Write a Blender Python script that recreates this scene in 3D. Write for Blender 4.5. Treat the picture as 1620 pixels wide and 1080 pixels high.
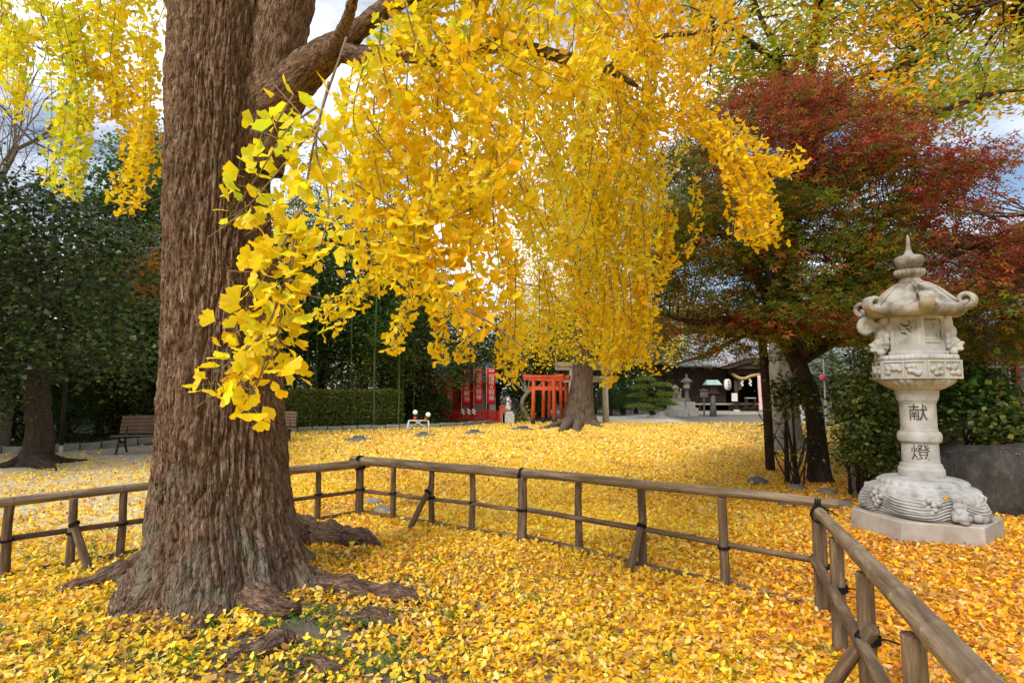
import bpy, bmesh, math, random
import numpy as np
from mathutils import Matrix, Vector

for _o in list(bpy.data.objects):
    bpy.data.objects.remove(_o)
scene = bpy.context.scene
COL = scene.collection
R = math.radians

# ------------------------------------------------------------------ camera
EYE = 1.55
FPX = 900.0                      # focal length in pixels of the 1620 px wide photograph (20 mm lens)
PITCH = math.atan(75 / FPX)      # horizon 75 px below the centre
cam_d = bpy.data.cameras.new('camera')
cam_d.sensor_width = 36.0
cam_d.lens = 36.0 * FPX / 1620
cam_d.clip_start = 0.05
cam_d.clip_end = 3000
cam = bpy.data.objects.new('camera', cam_d)
COL.objects.link(cam)
cam.location = (0, 0, EYE)
cam.rotation_euler = (math.pi / 2 + PITCH, 0, 0)
scene.camera = cam

# ------------------------------------------------------------------ sky, sun, exposure
SUN_EL, SUN_AZ = R(44), R(218)   # azimuth clockwise from +Y: the sun stands behind the viewer, to the left
w = bpy.data.worlds.new('World')
scene.world = w
w.use_nodes = True
nt = w.node_tree
nt.nodes.clear()
out = nt.nodes.new('ShaderNodeOutputWorld')
bg = nt.nodes.new('ShaderNodeBackground')
bg.inputs['Strength'].default_value = 0.10
sky = nt.nodes.new('ShaderNodeTexSky')
sky.sky_type = 'NISHITA'
sky.sun_disc = False
sky.sun_elevation = SUN_EL
sky.sun_rotation = SUN_AZ
tc = nt.nodes.new('ShaderNodeTexCoord')
mp = nt.nodes.new('ShaderNodeMapping')
mp.inputs['Scale'].default_value = (1.0, 1.0, 2.4)
mp.inputs['Location'].default_value = (0.35, 0.1, 0.2)
nz = nt.nodes.new('ShaderNodeTexNoise')
nz.inputs['Scale'].default_value = 2.1
nz.inputs['Detail'].default_value = 8
nz.inputs['Roughness'].default_value = 0.56
rp = nt.nodes.new('ShaderNodeValToRGB')
rp.color_ramp.elements[0].position = 0.37
rp.color_ramp.elements[1].position = 0.60
mx = nt.nodes.new('ShaderNodeMix')
mx.data_type = 'RGBA'
L = nt.links.new
L(tc.outputs['Generated'], mp.inputs['Vector'])
L(mp.outputs['Vector'], nz.inputs['Vector'])
L(nz.outputs['Fac'], rp.inputs['Fac'])
L(rp.outputs['Color'], mx.inputs['Factor'])
L(sky.outputs['Color'], mx.inputs[6])
mx.inputs[7].default_value = (11.2, 11.3, 11.6, 1)
L(mx.outputs[2], bg.inputs['Color'])
L(bg.outputs['Background'], out.inputs['Surface'])

sd = bpy.data.lights.new('sun', 'SUN')
sd.energy = 2.7
sd.angle = R(20)
sd.color = (1.0, 0.95, 0.86)
sun = bpy.data.objects.new('sun', sd)
COL.objects.link(sun)
_sv = Vector((math.sin(SUN_AZ) * math.cos(SUN_EL), math.cos(SUN_AZ) * math.cos(SUN_EL), math.sin(SUN_EL)))
sun.rotation_euler = _sv.to_track_quat('Z', 'Y').to_euler()

vs = scene.view_settings
vs.view_transform = 'Standard'
vs.look = 'None'
vs.exposure = 0.5
vs.gamma = 1.0
vs.use_curve_mapping = False
scene.cycles.use_denoising = True
scene.cycles.max_bounces = 7
scene.cycles.diffuse_bounces = 4
scene.cycles.transmission_bounces = 5
scene.cycles.transparent_max_bounces = 6
scene.cycles.sample_clamp_indirect = 6.0
scene.cycles.use_adaptive_sampling = True
scene.cycles.adaptive_threshold = 0.02

# ------------------------------------------------------------------ helpers
_c, _s = math.cos(PITCH), math.sin(PITCH)


def ray(x, y):
    a, b = x - 810.0, 540.0 - y
    return np.array([a, FPX * _c - b * _s, FPX * _s + b * _c])


def P(x, y, d):
    """world point seen at photo pixel (x, y) standing d metres ahead of the viewer"""
    v = ray(x, y)
    return np.array([0, 0, EYE]) + v * (d / v[1])


def G(x, y, z=0.0):
    v = ray(x, y)
    return np.array([0, 0, EYE]) + v * ((z - EYE) / v[2])


def nrm(a):
    return a / np.maximum(np.linalg.norm(a, axis=-1, keepdims=True), 1e-9)


def off(o):
    v = np.zeros(3)
    while o is not None:
        v += np.array(o.location)
        o = o.parent
    return v


def props(o, label=None, cat=None, group=None, kind=None):
    if label: o['label'] = label
    if cat: o['category'] = cat
    if group: o['group'] = group
    if kind: o['kind'] = kind
    return o


def thing(name, label, cat, loc=(0, 0, 0), group=None):
    o = bpy.data.objects.new(name, None)
    o.empty_display_size = 0.1
    o.location = tuple(float(q) for q in loc)
    COL.objects.link(o)
    return props(o, label, cat, group)


def raw_mesh(name, V, F, mat=None, smooth=False, col=None, tcs=None):
    V = np.asarray(V, dtype=np.float32)
    me = bpy.data.meshes.new(name)
    if isinstance(F, np.ndarray):
        m, k = F.shape
        me.vertices.add(len(V))
        me.vertices.foreach_set('co', V.ravel())
        me.loops.add(m * k)
        me.loops.foreach_set('vertex_index', F.astype(np.int32).ravel())
        me.polygons.add(m)
        me.polygons.foreach_set('loop_start', np.arange(0, m * k, k, dtype=np.int32))
        me.update(calc_edges=True)
    else:
        me.from_pydata(V.tolist(), [], [list(map(int, f)) for f in F])
    if smooth:
        me.polygons.foreach_set('use_smooth', np.ones(len(me.polygons), dtype=bool))
    if col is not None:
        c4 = np.ones((len(V), 4), dtype=np.float32)
        c4[:, :3] = col
        a = me.color_attributes.new('Col', 'FLOAT_COLOR', 'POINT')
        a.data.foreach_set('color', c4.ravel())
    if tcs is not None:
        a = me.attributes.new('tc', 'FLOAT_VECTOR', 'POINT')
        a.data.foreach_set('vector', np.asarray(tcs, dtype=np.float32).ravel())
    if mat is not None:
        me.materials.append(mat)
    return me


def mk(name, V, F, mat, parent=None, smooth=False, col=None, tcs=None):
    V = np.asarray(V, dtype=np.float64)
    if parent is not None:
        V = V - off(parent)
    me = raw_mesh(name, V, F, mat, smooth, col, tcs)
    o = bpy.data.objects.new(name, me)
    COL.objects.link(o)
    if parent is not None:
        o.parent = parent
    return o


class MB:
    """collects shapes of ONE piece"""
    def __init__(self):
        self.V, self.F, self.T, self.n = [], [], [], 0

    def add(self, V, F, T=None):
        V = np.asarray(V, dtype=np.float64)
        self.V.append(V)
        self.T.append(V if T is None else np.asarray(T))
        n = self.n
        self.F += [[i + n for i in f] for f in F]
        self.n += len(V)
        return self

    def box(self, c, s, rz=0.0, rot=None):
        c = np.asarray(c, float); h = np.asarray(s, float) / 2
        V = np.array([[x, y, z] for x in (-1, 1) for y in (-1, 1) for z in (-1, 1)]) * h
        T = V + c
        if rot is None:
            cz, sz = math.cos(rz), math.sin(rz)
            rot = np.array([[cz, -sz, 0], [sz, cz, 0], [0, 0, 1]])
        V = V @ np.asarray(rot).T + c
        return self.add(V, [(0, 1, 3, 2), (4, 6, 7, 5), (0, 4, 5, 1), (2, 3, 7, 6), (0, 2, 6, 4), (1, 5, 7, 3)], T)

    def tube(self, pts, r, n=8, cap=True):
        return self.add(*tube(pts, r, n, cap))

    def ball(self, c, r, nu=10, nv=7, sc=(1, 1, 1)):
        V, F = [], []
        for j in range(nv + 1):
            t = math.pi * j / nv
            for i in range(nu):
                a = 2 * math.pi * i / nu
                V.append((math.sin(t) * math.cos(a), math.sin(t) * math.sin(a), math.cos(t)))
        for j in range(nv):
            for i in range(nu):
                k = (i + 1) % nu
                F.append((j * nu + i, (j + 1) * nu + i, (j + 1) * nu + k, j * nu + k))
        return self.add(np.array(V) * r * np.array(sc) + np.asarray(c), F)

    def lathe(self, prof, c=(0, 0, 0), n=24, shape=None, rot=0.0):
        """prof: list of (radius, z); shape(angle) scales the radius"""
        V, F = [], []
        for (r, z) in prof:
            for i in range(n):
                a = 2 * math.pi * i / n + rot
                k = shape(a - rot) if shape else 1.0
                V.append((r * k * math.cos(a), r * k * math.sin(a), z))
        m = len(prof)
        for j in range(m - 1):
            for i in range(n):
                k = (i + 1) % n
                F.append((j * n + i, j * n + k, (j + 1) * n + k, (j + 1) * n + i))
        F.append(list(range(n))[::-1]); F.append([(m - 1) * n + i for i in range(n)])
        return self.add(np.array(V) + np.asarray(c), F)

    def build(self, name, mat, parent=None, smooth=False):
        return mk(name, np.concatenate(self.V), self.F, mat, parent, smooth, None, np.concatenate(self.T))


def frames(p):
    t = np.gradient(p, axis=0); t = nrm(t)
    a = np.array([0, 0, 1.0]) if abs(t[0][2]) < 0.9 else np.array([1.0, 0, 0])
    u = nrm(np.cross(a, t[0])); U = []
    for i in range(len(p)):
        u = u - t[i] * np.dot(u, t[i]); u = u / (np.linalg.norm(u) + 1e-9)
        U.append(u.copy())
    U = np.array(U)
    return t, U, np.cross(t, U)


def tube(pts, r, n=8, cap=True):
    p = np.asarray(pts, dtype=float)
    r = np.broadcast_to(np.asarray(r, dtype=float), (len(p),))
    t, U, W = frames(p)
    a = np.arange(n) * 2 * math.pi / n
    ca, sa = np.cos(a), np.sin(a)
    V = p[:, None] + r[:, None, None] * (ca[None, :, None] * U[:, None] + sa[None, :, None] * W[:, None])
    ln = np.concatenate([[0], np.cumsum(np.linalg.norm(np.diff(p, axis=0), axis=1))])
    T = np.stack([r[:, None] * ca[None], r[:, None] * sa[None], np.repeat(ln[:, None], n, 1)], -1)
    F = []
    m = len(p)
    for j in range(m - 1):
        for i in range(n):
            k = (i + 1) % n
            F.append((j * n + i, j * n + k, (j + 1) * n + k, (j + 1) * n + i))
    if cap:
        F.append(list(range(n))[::-1]); F.append([(m - 1) * n + i for i in range(n)])
    T = T + np.array([0, 0, 7.3 * p[0][0] + 3.1 * p[0][1]])
    return V.reshape(-1, 3), F, T.reshape(-1, 3)


def spline(pts, n):
    """Catmull-Rom through pts (rows of any width)"""
    p = np.asarray(pts, dtype=float)
    p = np.vstack([2 * p[0] - p[1], p, 2 * p[-1] - p[-2]])
    seg = len(p) - 3
    u = np.linspace(0, seg - 1e-6, n)
    i = u.astype(int); f = (u - i)[:, None]
    a, b, c, d = p[i], p[i + 1], p[i + 2], p[i + 3]
    return 0.5 * (2 * b + (c - a) * f + (2 * a - 5 * b + 4 * c - d) * f ** 2 + (3 * b - a - 3 * c + d) * f ** 3)


_rs = np.random.RandomState(7)
_perm = _rs.permutation(256)
_perm = np.concatenate([_perm, _perm, _perm])
_grad = nrm(_rs.normal(size=(256, 3)))


def noise(p):
    """gradient noise, p (..., 3) -> about -0.7..0.7"""
    p = np.asarray(p, dtype=np.float64)
    i = np.floor(p).astype(int); f = p - i; i &= 255
    u = f * f * f * (f * (f * 6 - 15) + 10)
    res = 0
    for dx in (0, 1):
        for dy in (0, 1):
            for dz in (0, 1):
                h = _perm[_perm[_perm[(i[..., 0] + dx) & 255] + ((i[..., 1] + dy) & 255)] + ((i[..., 2] + dz) & 255)]
                g = _grad[h]
                q = f - np.array([dx, dy, dz])
                wgt = (u[..., 0] if dx else 1 - u[..., 0]) * (u[..., 1] if dy else 1 - u[..., 1]) * (u[..., 2] if dz else 1 - u[..., 2])
                res = res + wgt * (g * q).sum(-1)
    return res


def fbm(p, o=4):
    p = np.asarray(p, float); r = 0; a = 1.0
    for k in range(o):
        r = r + a * noise(p * 2 ** k + 17.3 * k); a *= 0.5
    return r


# ------------------------------------------------------------------ materials
def newmat(name):
    m = bpy.data.materials.new(name)
    m.use_nodes = True
    n = m.node_tree
    b = n.nodes['Principled BSDF']
    b.inputs['Specular IOR Level'].default_value = 0.3
    return m, n, b


def surf(name, stops, scale=6.0, rough=0.8, bump=0.3, stretch=(1, 1, 1), use_tc=False, detail=6, dist=0.02, spec=0.25, fine=None):
    """noise-coloured surface; stops = [(pos, rgb), ...]"""
    m, n, b = newmat(name)
    if use_tc:
        t = n.nodes.new('ShaderNodeAttribute'); t.attribute_name = 'tc'; src = t.outputs['Vector']
    else:
        t = n.nodes.new('ShaderNodeTexCoord'); src = t.outputs['Object']
    mp = n.nodes.new('ShaderNodeMapping'); mp.inputs['Scale'].default_value = stretch
    nz = n.nodes.new('ShaderNodeTexNoise')
    nz.inputs['Scale'].default_value = scale; nz.inputs['Detail'].default_value = detail; nz.inputs['Roughness'].default_value = 0.62
    rp = n.nodes.new('ShaderNodeValToRGB')
    el = rp.color_ramp.elements
    while len(el) < len(stops): el.new(0.5)
    for e, (p, c) in zip(el, stops):
        e.position = p; e.color = (*c, 1)
    k = n.links.new
    k(src, mp.inputs['Vector']); k(mp.outputs['Vector'], nz.inputs['Vector'])
    k(nz.outputs['Fac'], rp.inputs['Fac']); k(rp.outputs['Color'], b.inputs['Base Color'])
    b.inputs['Roughness'].default_value = rough
    b.inputs['Specular IOR Level'].default_value = spec
    if bump:
        n2 = n.nodes.new('ShaderNodeTexNoise'); n2.inputs['Scale'].default_value = fine or scale * 4; n2.inputs['Detail'].default_value = 5
        k(mp.outputs['Vector'], n2.inputs['Vector'])
        bp = n.nodes.new('ShaderNodeBump'); bp.inputs['Strength'].default_value = bump; bp.inputs['Distance'].default_value = dist
        k(n2.outputs['Fac'], bp.inputs['Height']); k(bp.outputs['Normal'], b.inputs['Normal'])
    return m


def leafmat(name, trans=0.4, gloss=0.25, rough=0.45, rand=None, tint=(1, 1, 1)):
    """leaf: reflects and lets light through; colour from the 'Col' attribute, or the object's own colour (rand)"""
    m, n, b = newmat(name)
    k = n.links.new
    if rand:
        oi = n.nodes.new('ShaderNodeObjectInfo'); a = n.nodes.new('ShaderNodeAttribute'); a.attribute_name = 'Col'
        mu = n.nodes.new('ShaderNodeMix'); mu.data_type = 'RGBA'; mu.blend_type = 'MULTIPLY'; mu.inputs['Factor'].default_value = 1
        k(oi.outputs['Color'], mu.inputs[6]); k(a.outputs['Color'], mu.inputs[7]); src = mu.outputs[2]
    else:
        a = n.nodes.new('ShaderNodeAttribute'); a.attribute_name = 'Col'; src = a.outputs['Color']
    k(src, b.inputs['Base Color'])
    b.inputs['Roughness'].default_value = rough
    b.inputs['Specular IOR Level'].default_value = gloss
    tr = n.nodes.new('ShaderNodeBsdfTranslucent'); k(src, tr.inputs['Color'])
    ms = n.nodes.new('ShaderNodeMixShader'); ms.inputs['Fac'].default_value = trans
    k(b.outputs['BSDF'], ms.inputs[1]); k(tr.outputs['BSDF'], ms.inputs[2])
    k(ms.outputs['Shader'], n.nodes['Material Output'].inputs['Surface'])
    return m


def plain(name, c, rough=0.7, spec=0.3, var=0.25, scale=9.0, metal=0.0):
    c = np.array(c)
    m = surf(name, [(0.3, tuple(c * (1 - var))), (0.7, tuple(np.minimum(c * (1 + var), 1)))], scale=scale, rough=rough, bump=0.08, spec=spec)
    m.node_tree.nodes['Principled BSDF'].inputs['Metallic'].default_value = metal
    return m


# ------------------------------------------------------------------ leaves as geometry
def fan_leaf(n=7, rings=(1.0,), half=R(62), curl=0.12, fold=0.1, seed=0, petiole=0.9):
    """a ginkgo leaf: stalk foot at the origin, blade fanning out along +y; unit = blade radius"""
    rg = np.random.RandomState(seed)
    a = np.linspace(-half, half, n)
    V = [(0, petiole, 0)]
    F = []
    prev = None
    for q, rr in enumerate(rings):
        idx = []
        for i, t in enumerate(a):
            e = 1.0 - 0.10 * (abs(t) / half) ** 3 + (0.06 * math.sin(i * 2.3 + seed) if 0 < i < n - 1 else 0)
            if abs(t) < half * 0.12: e -= 0.20 * (rr == rings[-1])
            r = rr * e
            z = curl * r * r * math.cos(t * 1.4 + seed) + fold * r * abs(math.sin(t)) + 0.05 * r * math.sin(i * 1.9 + 2 * seed)
            idx.append(len(V)); V.append((r * math.sin(t), petiole + r * math.cos(t), z))
        for i in range(n - 1):
            if prev is None: F.append((0, idx[i + 1], idx[i]))
            else:
                F.append((prev[i], prev[i + 1], idx[i + 1])); F.append((prev[i], idx[i + 1], idx[i]))
        prev = idx
    if petiole:
        k = len(V)
        V += [(-0.018, 0, 0), (0.018, 0, 0), (0.02, petiole + 0.06, 0.004)]
        F.append((k, k + 1, k + 2))
    return np.array(V, float), np.array(F, int)


def rhomb_leaf(wd=0.42, fold=0.12):
    return np.array([(0, 0, 0), (wd, 0.5, fold), (0, 1, 0), (-wd, 0.5, fold)], float), np.array([(0, 1, 2), (0, 2, 3)])


def star_leaf():
    V = [(0, -.08, 0)]; F = []
    for a, l in ((-112, .6), (-56, .88), (0, 1.0), (56, .88), (112, .6)):
        t = R(a); k = len(V); wv = 0.17
        V += [(l * .32 * math.sin(t) - wv * math.cos(t), l * .32 * math.cos(t) + wv * math.sin(t), .02), (l * math.sin(t), l * math.cos(t), -.12),
              (l * .32 * math.sin(t) + wv * math.cos(t), l * .32 * math.cos(t) - wv * math.sin(t), .02)]
        F += [(k, k + 2, k + 1)]
    return np.array(V[1:], float), np.array(F) - 1


def leaf_tone(T, petiole, inner=(.80, .97, 1.0), rim=(1.0, .97, .95), stalk=(.75, .85, .8)):
    """colour factor over a fan leaf: greener towards the stalk, warmer at the rim"""
    r = np.hypot(T[:, 0], T[:, 1] - petiole)
    f = np.clip(r, 0, 1)[:, None] ** 1.5
    c = np.array(inner) * (1 - f) + np.array(rim) * f
    c[T[:, 1] < petiole * .3] = stalk
    return c


def orient(d, up, rg, jit=0.0):
    """rotation matrices with local +y along d and local +z near up"""
    d = nrm(d); up = up + rg.normal(size=d.shape) * jit
    x = nrm(np.cross(d, up)); z = np.cross(x, d)
    return np.stack([x, d, z], -1)


def scatter(T, F, pos, Rm, s):
    V = pos[:, None] + np.einsum('nij,kj->nki', Rm, T) * s[:, None, None]
    k = len(T)
    FF = (np.arange(len(pos))[:, None, None] * k + F[None]).reshape(-1, F.shape[1])
    return V.reshape(-1, 3), FF


def pick(rg, n, pal, jit=0.12):
    """n colours from a palette [(weight, rgb)]"""
    wt = np.array([p[0] for p in pal], float); wt /= wt.sum()
    c = np.array([p[1] for p in pal])[rg.choice(len(pal), n, p=wt)]
    return np.clip(c * (1 + rg.normal(size=(n, 1)) * jit) * (1 + rg.normal(size=(n, 3)) * jit * 0.35), 0.003, 0.95)


def inside(poly, x, y):
    x = np.asarray(x); y = np.asarray(y); r = np.zeros(x.shape, bool)
    for i in range(len(poly)):
        (x1, y1), (x2, y2) = poly[i], poly[i - 1]
        c = ((y1 > y) != (y2 > y)) & (x < (x2 - x1) * (y - y1) / ((y2 - y1) + 1e-12) + x1)
        r ^= c
    return r
# ================================================================== ground
TRX, TRY = P(351, 925, 4.45)[:2]


def sstep(a, b, x):
    t = np.clip((x - a) / (b - a), 0, 1)
    return t * t * (3 - 2 * t)


def hgt(x, y):
    x = np.asarray(x, float); y = np.asarray(y, float)
    z = 0.07 * np.exp(-((x - TRX) ** 2 + (y - TRY) ** 2) / 1.2 ** 2)
    q = np.stack([x * 0.9, y * 0.9, 0 * x], -1)
    return z + 0.03 * noise(q) * np.exp(-np.maximum(y - 8, 0) / 4)


def dens(x, y):
    """share of the ground that fallen leaves cover"""
    x = np.asarray(x, float); y = np.asarray(y, float)
    d = np.maximum(y, 1.0)
    q = np.stack([x * 0.55, y * 0.55, 0 * x + 3.3], -1)
    low = np.clip(0.44 - 0.045 * (d - 6), 0.07, 0.5)
    s = sstep(-0.66, -0.36, x / d)
    left = np.where(y > 5.2 + 0.0 * x, 1.0, sstep(4.6, 5.2, y - 0.36 * (x + 4)))
    v = 1 - (1 - s) * (1 - low) * left
    v = v - 0.55 * np.clip(noise(q * 2.6) - .02, 0, 1)
    for (px_, py_, rr_, st_) in ((520, 985, .5, .6), (430, 1035, .45, .6), (620, 950, .4, .5), (330, 1050, .4, .5), (120, 1000, .5, .35), (560, 1060, .4, .5), (700, 1070, .35, .4)):
        g_ = G(px_, py_); r2_ = ((x - g_[0]) ** 2 + (y - g_[1]) ** 2) / rr_ ** 2
        v = v - st_ * np.exp(-r2_) * np.clip(.6 + 1.2 * noise(q * 6 + 4), 0, 1)
    v = v * (1 - sstep(25, 29, y + 0.15 * x) * sstep(-8, 0, x))
    v = v * (1 - 0.6 * sstep(.50, .62, x / d) * sstep(7, 9, y))
    return np.clip(v, 0, 1)


gx = np.concatenate([[-900, -300, -120, -60], np.arange(-40, -12, 1.5), np.arange(-12, 12, 0.16), np.arange(12, 40, 1.5), [60, 120, 300, 900]])
gy = np.concatenate([[-300, -80, -20, -6], np.arange(-2, 13, 0.16), np.arange(13, 45, 0.8), [50, 70, 110, 200, 500, 1500]])
GX, GY = np.meshgrid(gx, gy)
gv = np.stack([GX, GY, hgt(GX, GY)], -1).reshape(-1, 3)
nx, ny = len(gx), len(gy)
ii = (np.arange(ny - 1)[:, None] * nx + np.arange(nx - 1)[None]).ravel()
gf = np.stack([ii, ii + 1, ii + nx + 1, ii + nx], -1)
gd = dens(GX, GY).ravel()

m_ground, n, b = newmat('leaf strewn ground')
k = n.links.new
tcn = n.nodes.new('ShaderNodeTexCoord')
at = n.nodes.new('ShaderNodeAttribute'); at.attribute_name = 'Col'
sep = n.nodes.new('ShaderNodeSeparateColor'); k(at.outputs['Color'], sep.inputs['Color'])
vo = n.nodes.new('ShaderNodeTexVoronoi'); vo.inputs['Scale'].default_value = 19; vo.inputs['Randomness'].default_value = 1
k(tcn.outputs['Object'], vo.inputs['Vector'])
hs = n.nodes.new('ShaderNodeSeparateColor'); k(vo.outputs['Color'], hs.inputs['Color'])
lr = n.nodes.new('ShaderNodeValToRGB')
for q, (p_, c_) in enumerate([(0.0, (.83, .49, .02)), (.3, (.87, .60, .05)), (.55, (.85, .54, .025)), (.8, (.84, .63, .15)), (1.0, (.58, .30, .06))]):
    if q > 1: lr.color_ramp.elements.new(p_)
    e = lr.color_ramp.elements[q] if q < 2 else lr.color_ramp.elements[q]
    e.position = p_; e.color = (*c_, 1)
k(hs.outputs[0], lr.inputs['Fac'])
soil = n.nodes.new('ShaderNodeTexNoise'); soil.inputs['Scale'].default_value = 90; soil.inputs['Detail'].default_value = 6
k(tcn.outputs['Object'], soil.inputs['Vector'])
sr = n.nodes.new('ShaderNodeValToRGB')
sr.color_ramp.elements[0].position = 0.3; sr.color_ramp.elements[0].color = (.26, .225, .18, 1)
sr.color_ramp.elements[1].position = 0.7; sr.color_ramp.elements[1].color = (.62, .56, .47, 1)
k(soil.outputs['Fac'], sr.inputs['Fac'])
# a leaf lies here when the cell's own number is below the share of cover
ls = n.nodes.new('ShaderNodeMath'); ls.operation = 'LESS_THAN'
_bare = n.nodes.new('ShaderNodeMath'); _bare.operation = 'SUBTRACT'; k(sep.outputs[0], _bare.inputs[0]); k(sep.outputs[1], _bare.inputs[1])
k(hs.outputs[1], ls.inputs[0]); k(_bare.outputs[0], ls.inputs[1])
sn = n.nodes.new('ShaderNodeMix'); sn.data_type = 'RGBA'; sn.inputs[7].default_value = (.74, .69, .60, 1)
k(sep.outputs[2], sn.inputs['Factor']); k(sr.outputs['Color'], sn.inputs[6])
mm = n.nodes.new('ShaderNodeMix'); mm.data_type = 'RGBA'
k(ls.outputs[0], mm.inputs['Factor']); k(lr.outputs['Color'], mm.inputs[7])
ff = n.nodes.new('ShaderNodeMix'); ff.data_type = 'RGBA'; ff.inputs[7].default_value = (.060, .046, .030, 1)
k(sep.outputs[1], ff.inputs['Factor']); k(sn.outputs[2], ff.inputs[6])
k(ff.outputs[2], mm.inputs[6]); k(mm.outputs[2], b.inputs['Base Color'])
b.inputs['Roughness'].default_value = 0.85
bp = n.nodes.new('ShaderNodeBump'); bp.inputs['Strength'].default_value = 0.5; bp.inputs['Distance'].default_value = 0.02
k(vo.outputs['Distance'], bp.inputs['Height']); k(bp.outputs['Normal'], b.inputs['Normal'])
def kerb_y(x): return np.interp(x, [-40, -11.5, -10.6, -8.3, -5.3, -2.7, -.75, 1.0, 3.5], [14.2, 14.2, 15.0, 17.6, 20.2, 22.0, 23.0, 26.0, 29.5])


earth = sstep(.0, .5, GY - kerb_y(GX)) * sstep(3.0, 1.8, GX)
earth = np.maximum(earth, sstep(39, 44, GY)); earth = np.maximum(earth, .8 * sstep(7.0, 8.5, GY) * sstep(4.4, 5.4, GX - .12 * GY))
sunlit_sand = sstep(24, 27, GY) * sstep(-1, 2, GX) * (1 - sstep(39, 44, GY))  # pale sand before the hall; the sun's whitening is put into its colour
earth = np.maximum(earth, .85 * np.exp(-(((GX + 1.5) ** 2 + (GY - 3.7) ** 2) / 2.2 ** 2) ** 2))
gcol = np.stack([gd, earth.ravel(), sunlit_sand.ravel()], -1)
ground = mk('ground', gv, gf, m_ground, None, True, gcol)
props(ground, kind='structure', label='flat shrine yard of gravel strewn with yellow leaves')

# ================================================================== fallen leaves
m_fallen = leafmat('fallen leaf', trans=0.25, gloss=0.2, rough=0.5)
YEL = [(4, (.87, .59, .025)), (2.0, (.85, .50, .015)), (3.0, (.88, .67, .08)), (1.6, (.86, .69, .22)), (.5, (.60, .34, .09)), (.35, (.62, .54, .04))]
ORA = [(3, (.82, .42, .015)), (2.2, (.76, .31, .015)), (2, (.80, .54, .19)), (2, (.60, .29, .08)), (1.0, (.40, .16, .05)), (2, (.85, .54, .03))]


def fallen(seed, n, y0, y1, T, F, smin, smax, tilt, lift):
    rg = np.random.RandomState(seed)
    y = np.sqrt(rg.uniform(y0 ** 2, y1 ** 2, n))
    x = rg.uniform(-1.08, 1.08, n) * y + rg.normal(size=n) * 0.35
    keep = rg.uniform(size=n) < dens(x, y)
    keep &= ~((np.hypot(x - TRX, y - TRY) < 0.62))
    x, y = x[keep], y[keep]; n = len(x)
    a = rg.uniform(0, 2 * math.pi, n)
    d = np.stack([np.cos(a), np.sin(a), rg.normal(size=n) * tilt], -1)
    Rm = orient(d, np.tile([0, 0, 1.0], (n, 1)), rg, tilt * 1.3)
    flip = rg.uniform(size=n) < 0.35
    Rm[flip, :, 2] *= -1; Rm[flip, :, 0] *= -1
    s = rg.uniform(smin, smax, n)
    z = hgt(x, y) + 0.006 + rg.uniform(0, lift, n)
    pos = np.stack([x, y, z], -1)
    q = noise(np.stack([x * 0.35, y * 0.35, 0 * x + 9], -1))
    po = np.clip(0.16 + 0.95 * sstep(0.1, 0.75, x / np.maximum(y, 1)) + 0.8 * q, 0, 0.95) * sstep(60, 8, y)
    col = np.where((rg.uniform(size=n) < po)[:, None], pick(rg, n, ORA), pick(rg, n, YEL))
    pale = rg.uniform(size=n) < .45 * sstep(7, 16, y)  # more leaves turn pale with distance: the court's sunlight put into their colour
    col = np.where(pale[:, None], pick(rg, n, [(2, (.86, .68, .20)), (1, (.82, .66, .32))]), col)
    damp = noise(np.stack([x * 1.1, y * 1.1, 0 * x + 21], -1)) + .5 * noise(np.stack([x * 3.1, y * 3.1, 0 * x + 2], -1))
    old = rg.uniform(size=n) < .55 * sstep(.12, .45, damp)
    col = np.where(old[:, None], pick(rg, n, [(2, (.50, .28, .08)), (2, (.62, .40, .13)), (1, (.34, .16, .05)), (1, (.68, .36, .02))], .2), col)
    return pos, Rm, s, col


carpet_V, carpet_F, carpet_C = [], [], []
near_fallen = []
T1, F1 = fan_leaf(7, (1.0,), curl=0.22, fold=0.18, seed=1, petiole=0.75)
T2, F2 = fan_leaf(5, (1.0,), curl=-0.25, fold=0.25, seed=2, petiole=0.6)
T3, F3 = rhomb_leaf(0.55, 0.2)
T4, F4 = fan_leaf(5, (1.0,), curl=-0.25, fold=0.25, seed=2, petiole=0)
vo_ = 0
for (seed, cnt, y0, y1, T, F, s0, s1, tl, lf) in (
        (11, 48000, 2.0, 6.2, T1, F1, .021, .037, .32, .038),
        (12, 50000, 2.0, 6.2, T2, F2, .020, .038, .38, .034),
        (13, 118000, 6.2, 12.5, T4, F4, .025, .042, .42, .035),
        (14, 165000, 12.5, 27.0, T3, F3, .045, .085, .4, .035)):
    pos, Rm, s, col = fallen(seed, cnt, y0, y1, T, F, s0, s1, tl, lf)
    if seed == 11:
        vis = (np.abs(pos[:, 0]) < 0.86 * pos[:, 1]) & (pos[:, 1] > 3.05)
        order = np.argsort(np.where(vis, pos[:, 1] - 4 * pos[:, 2], 99))
        near = order[:300]
        near_fallen = [(pos[q], Rm[q], s[q], col[q]) for q in near]
        kp = np.ones(len(pos), bool); kp[near] = False
        pos, Rm, s, col = pos[kp], Rm[kp], s[kp], col[kp]
    V, FF = scatter(T, F, pos, Rm, s)
    carpet_V.append(V); carpet_F.append(FF + vo_); vo_ += len(V)
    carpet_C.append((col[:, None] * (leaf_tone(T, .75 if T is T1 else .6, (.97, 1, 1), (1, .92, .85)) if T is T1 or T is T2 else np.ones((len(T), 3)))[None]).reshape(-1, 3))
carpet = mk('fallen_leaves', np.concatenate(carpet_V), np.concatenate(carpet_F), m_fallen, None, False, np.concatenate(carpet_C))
props(carpet, 'yellow carpet of fallen ginkgo leaves covering the yard', 'fallen leaves', kind='stuff')
m_near_leaf = leafmat('fallen leaf near', trans=0.25, gloss=0.2, rough=0.5,
                      rand=True)
_lm = []
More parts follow.
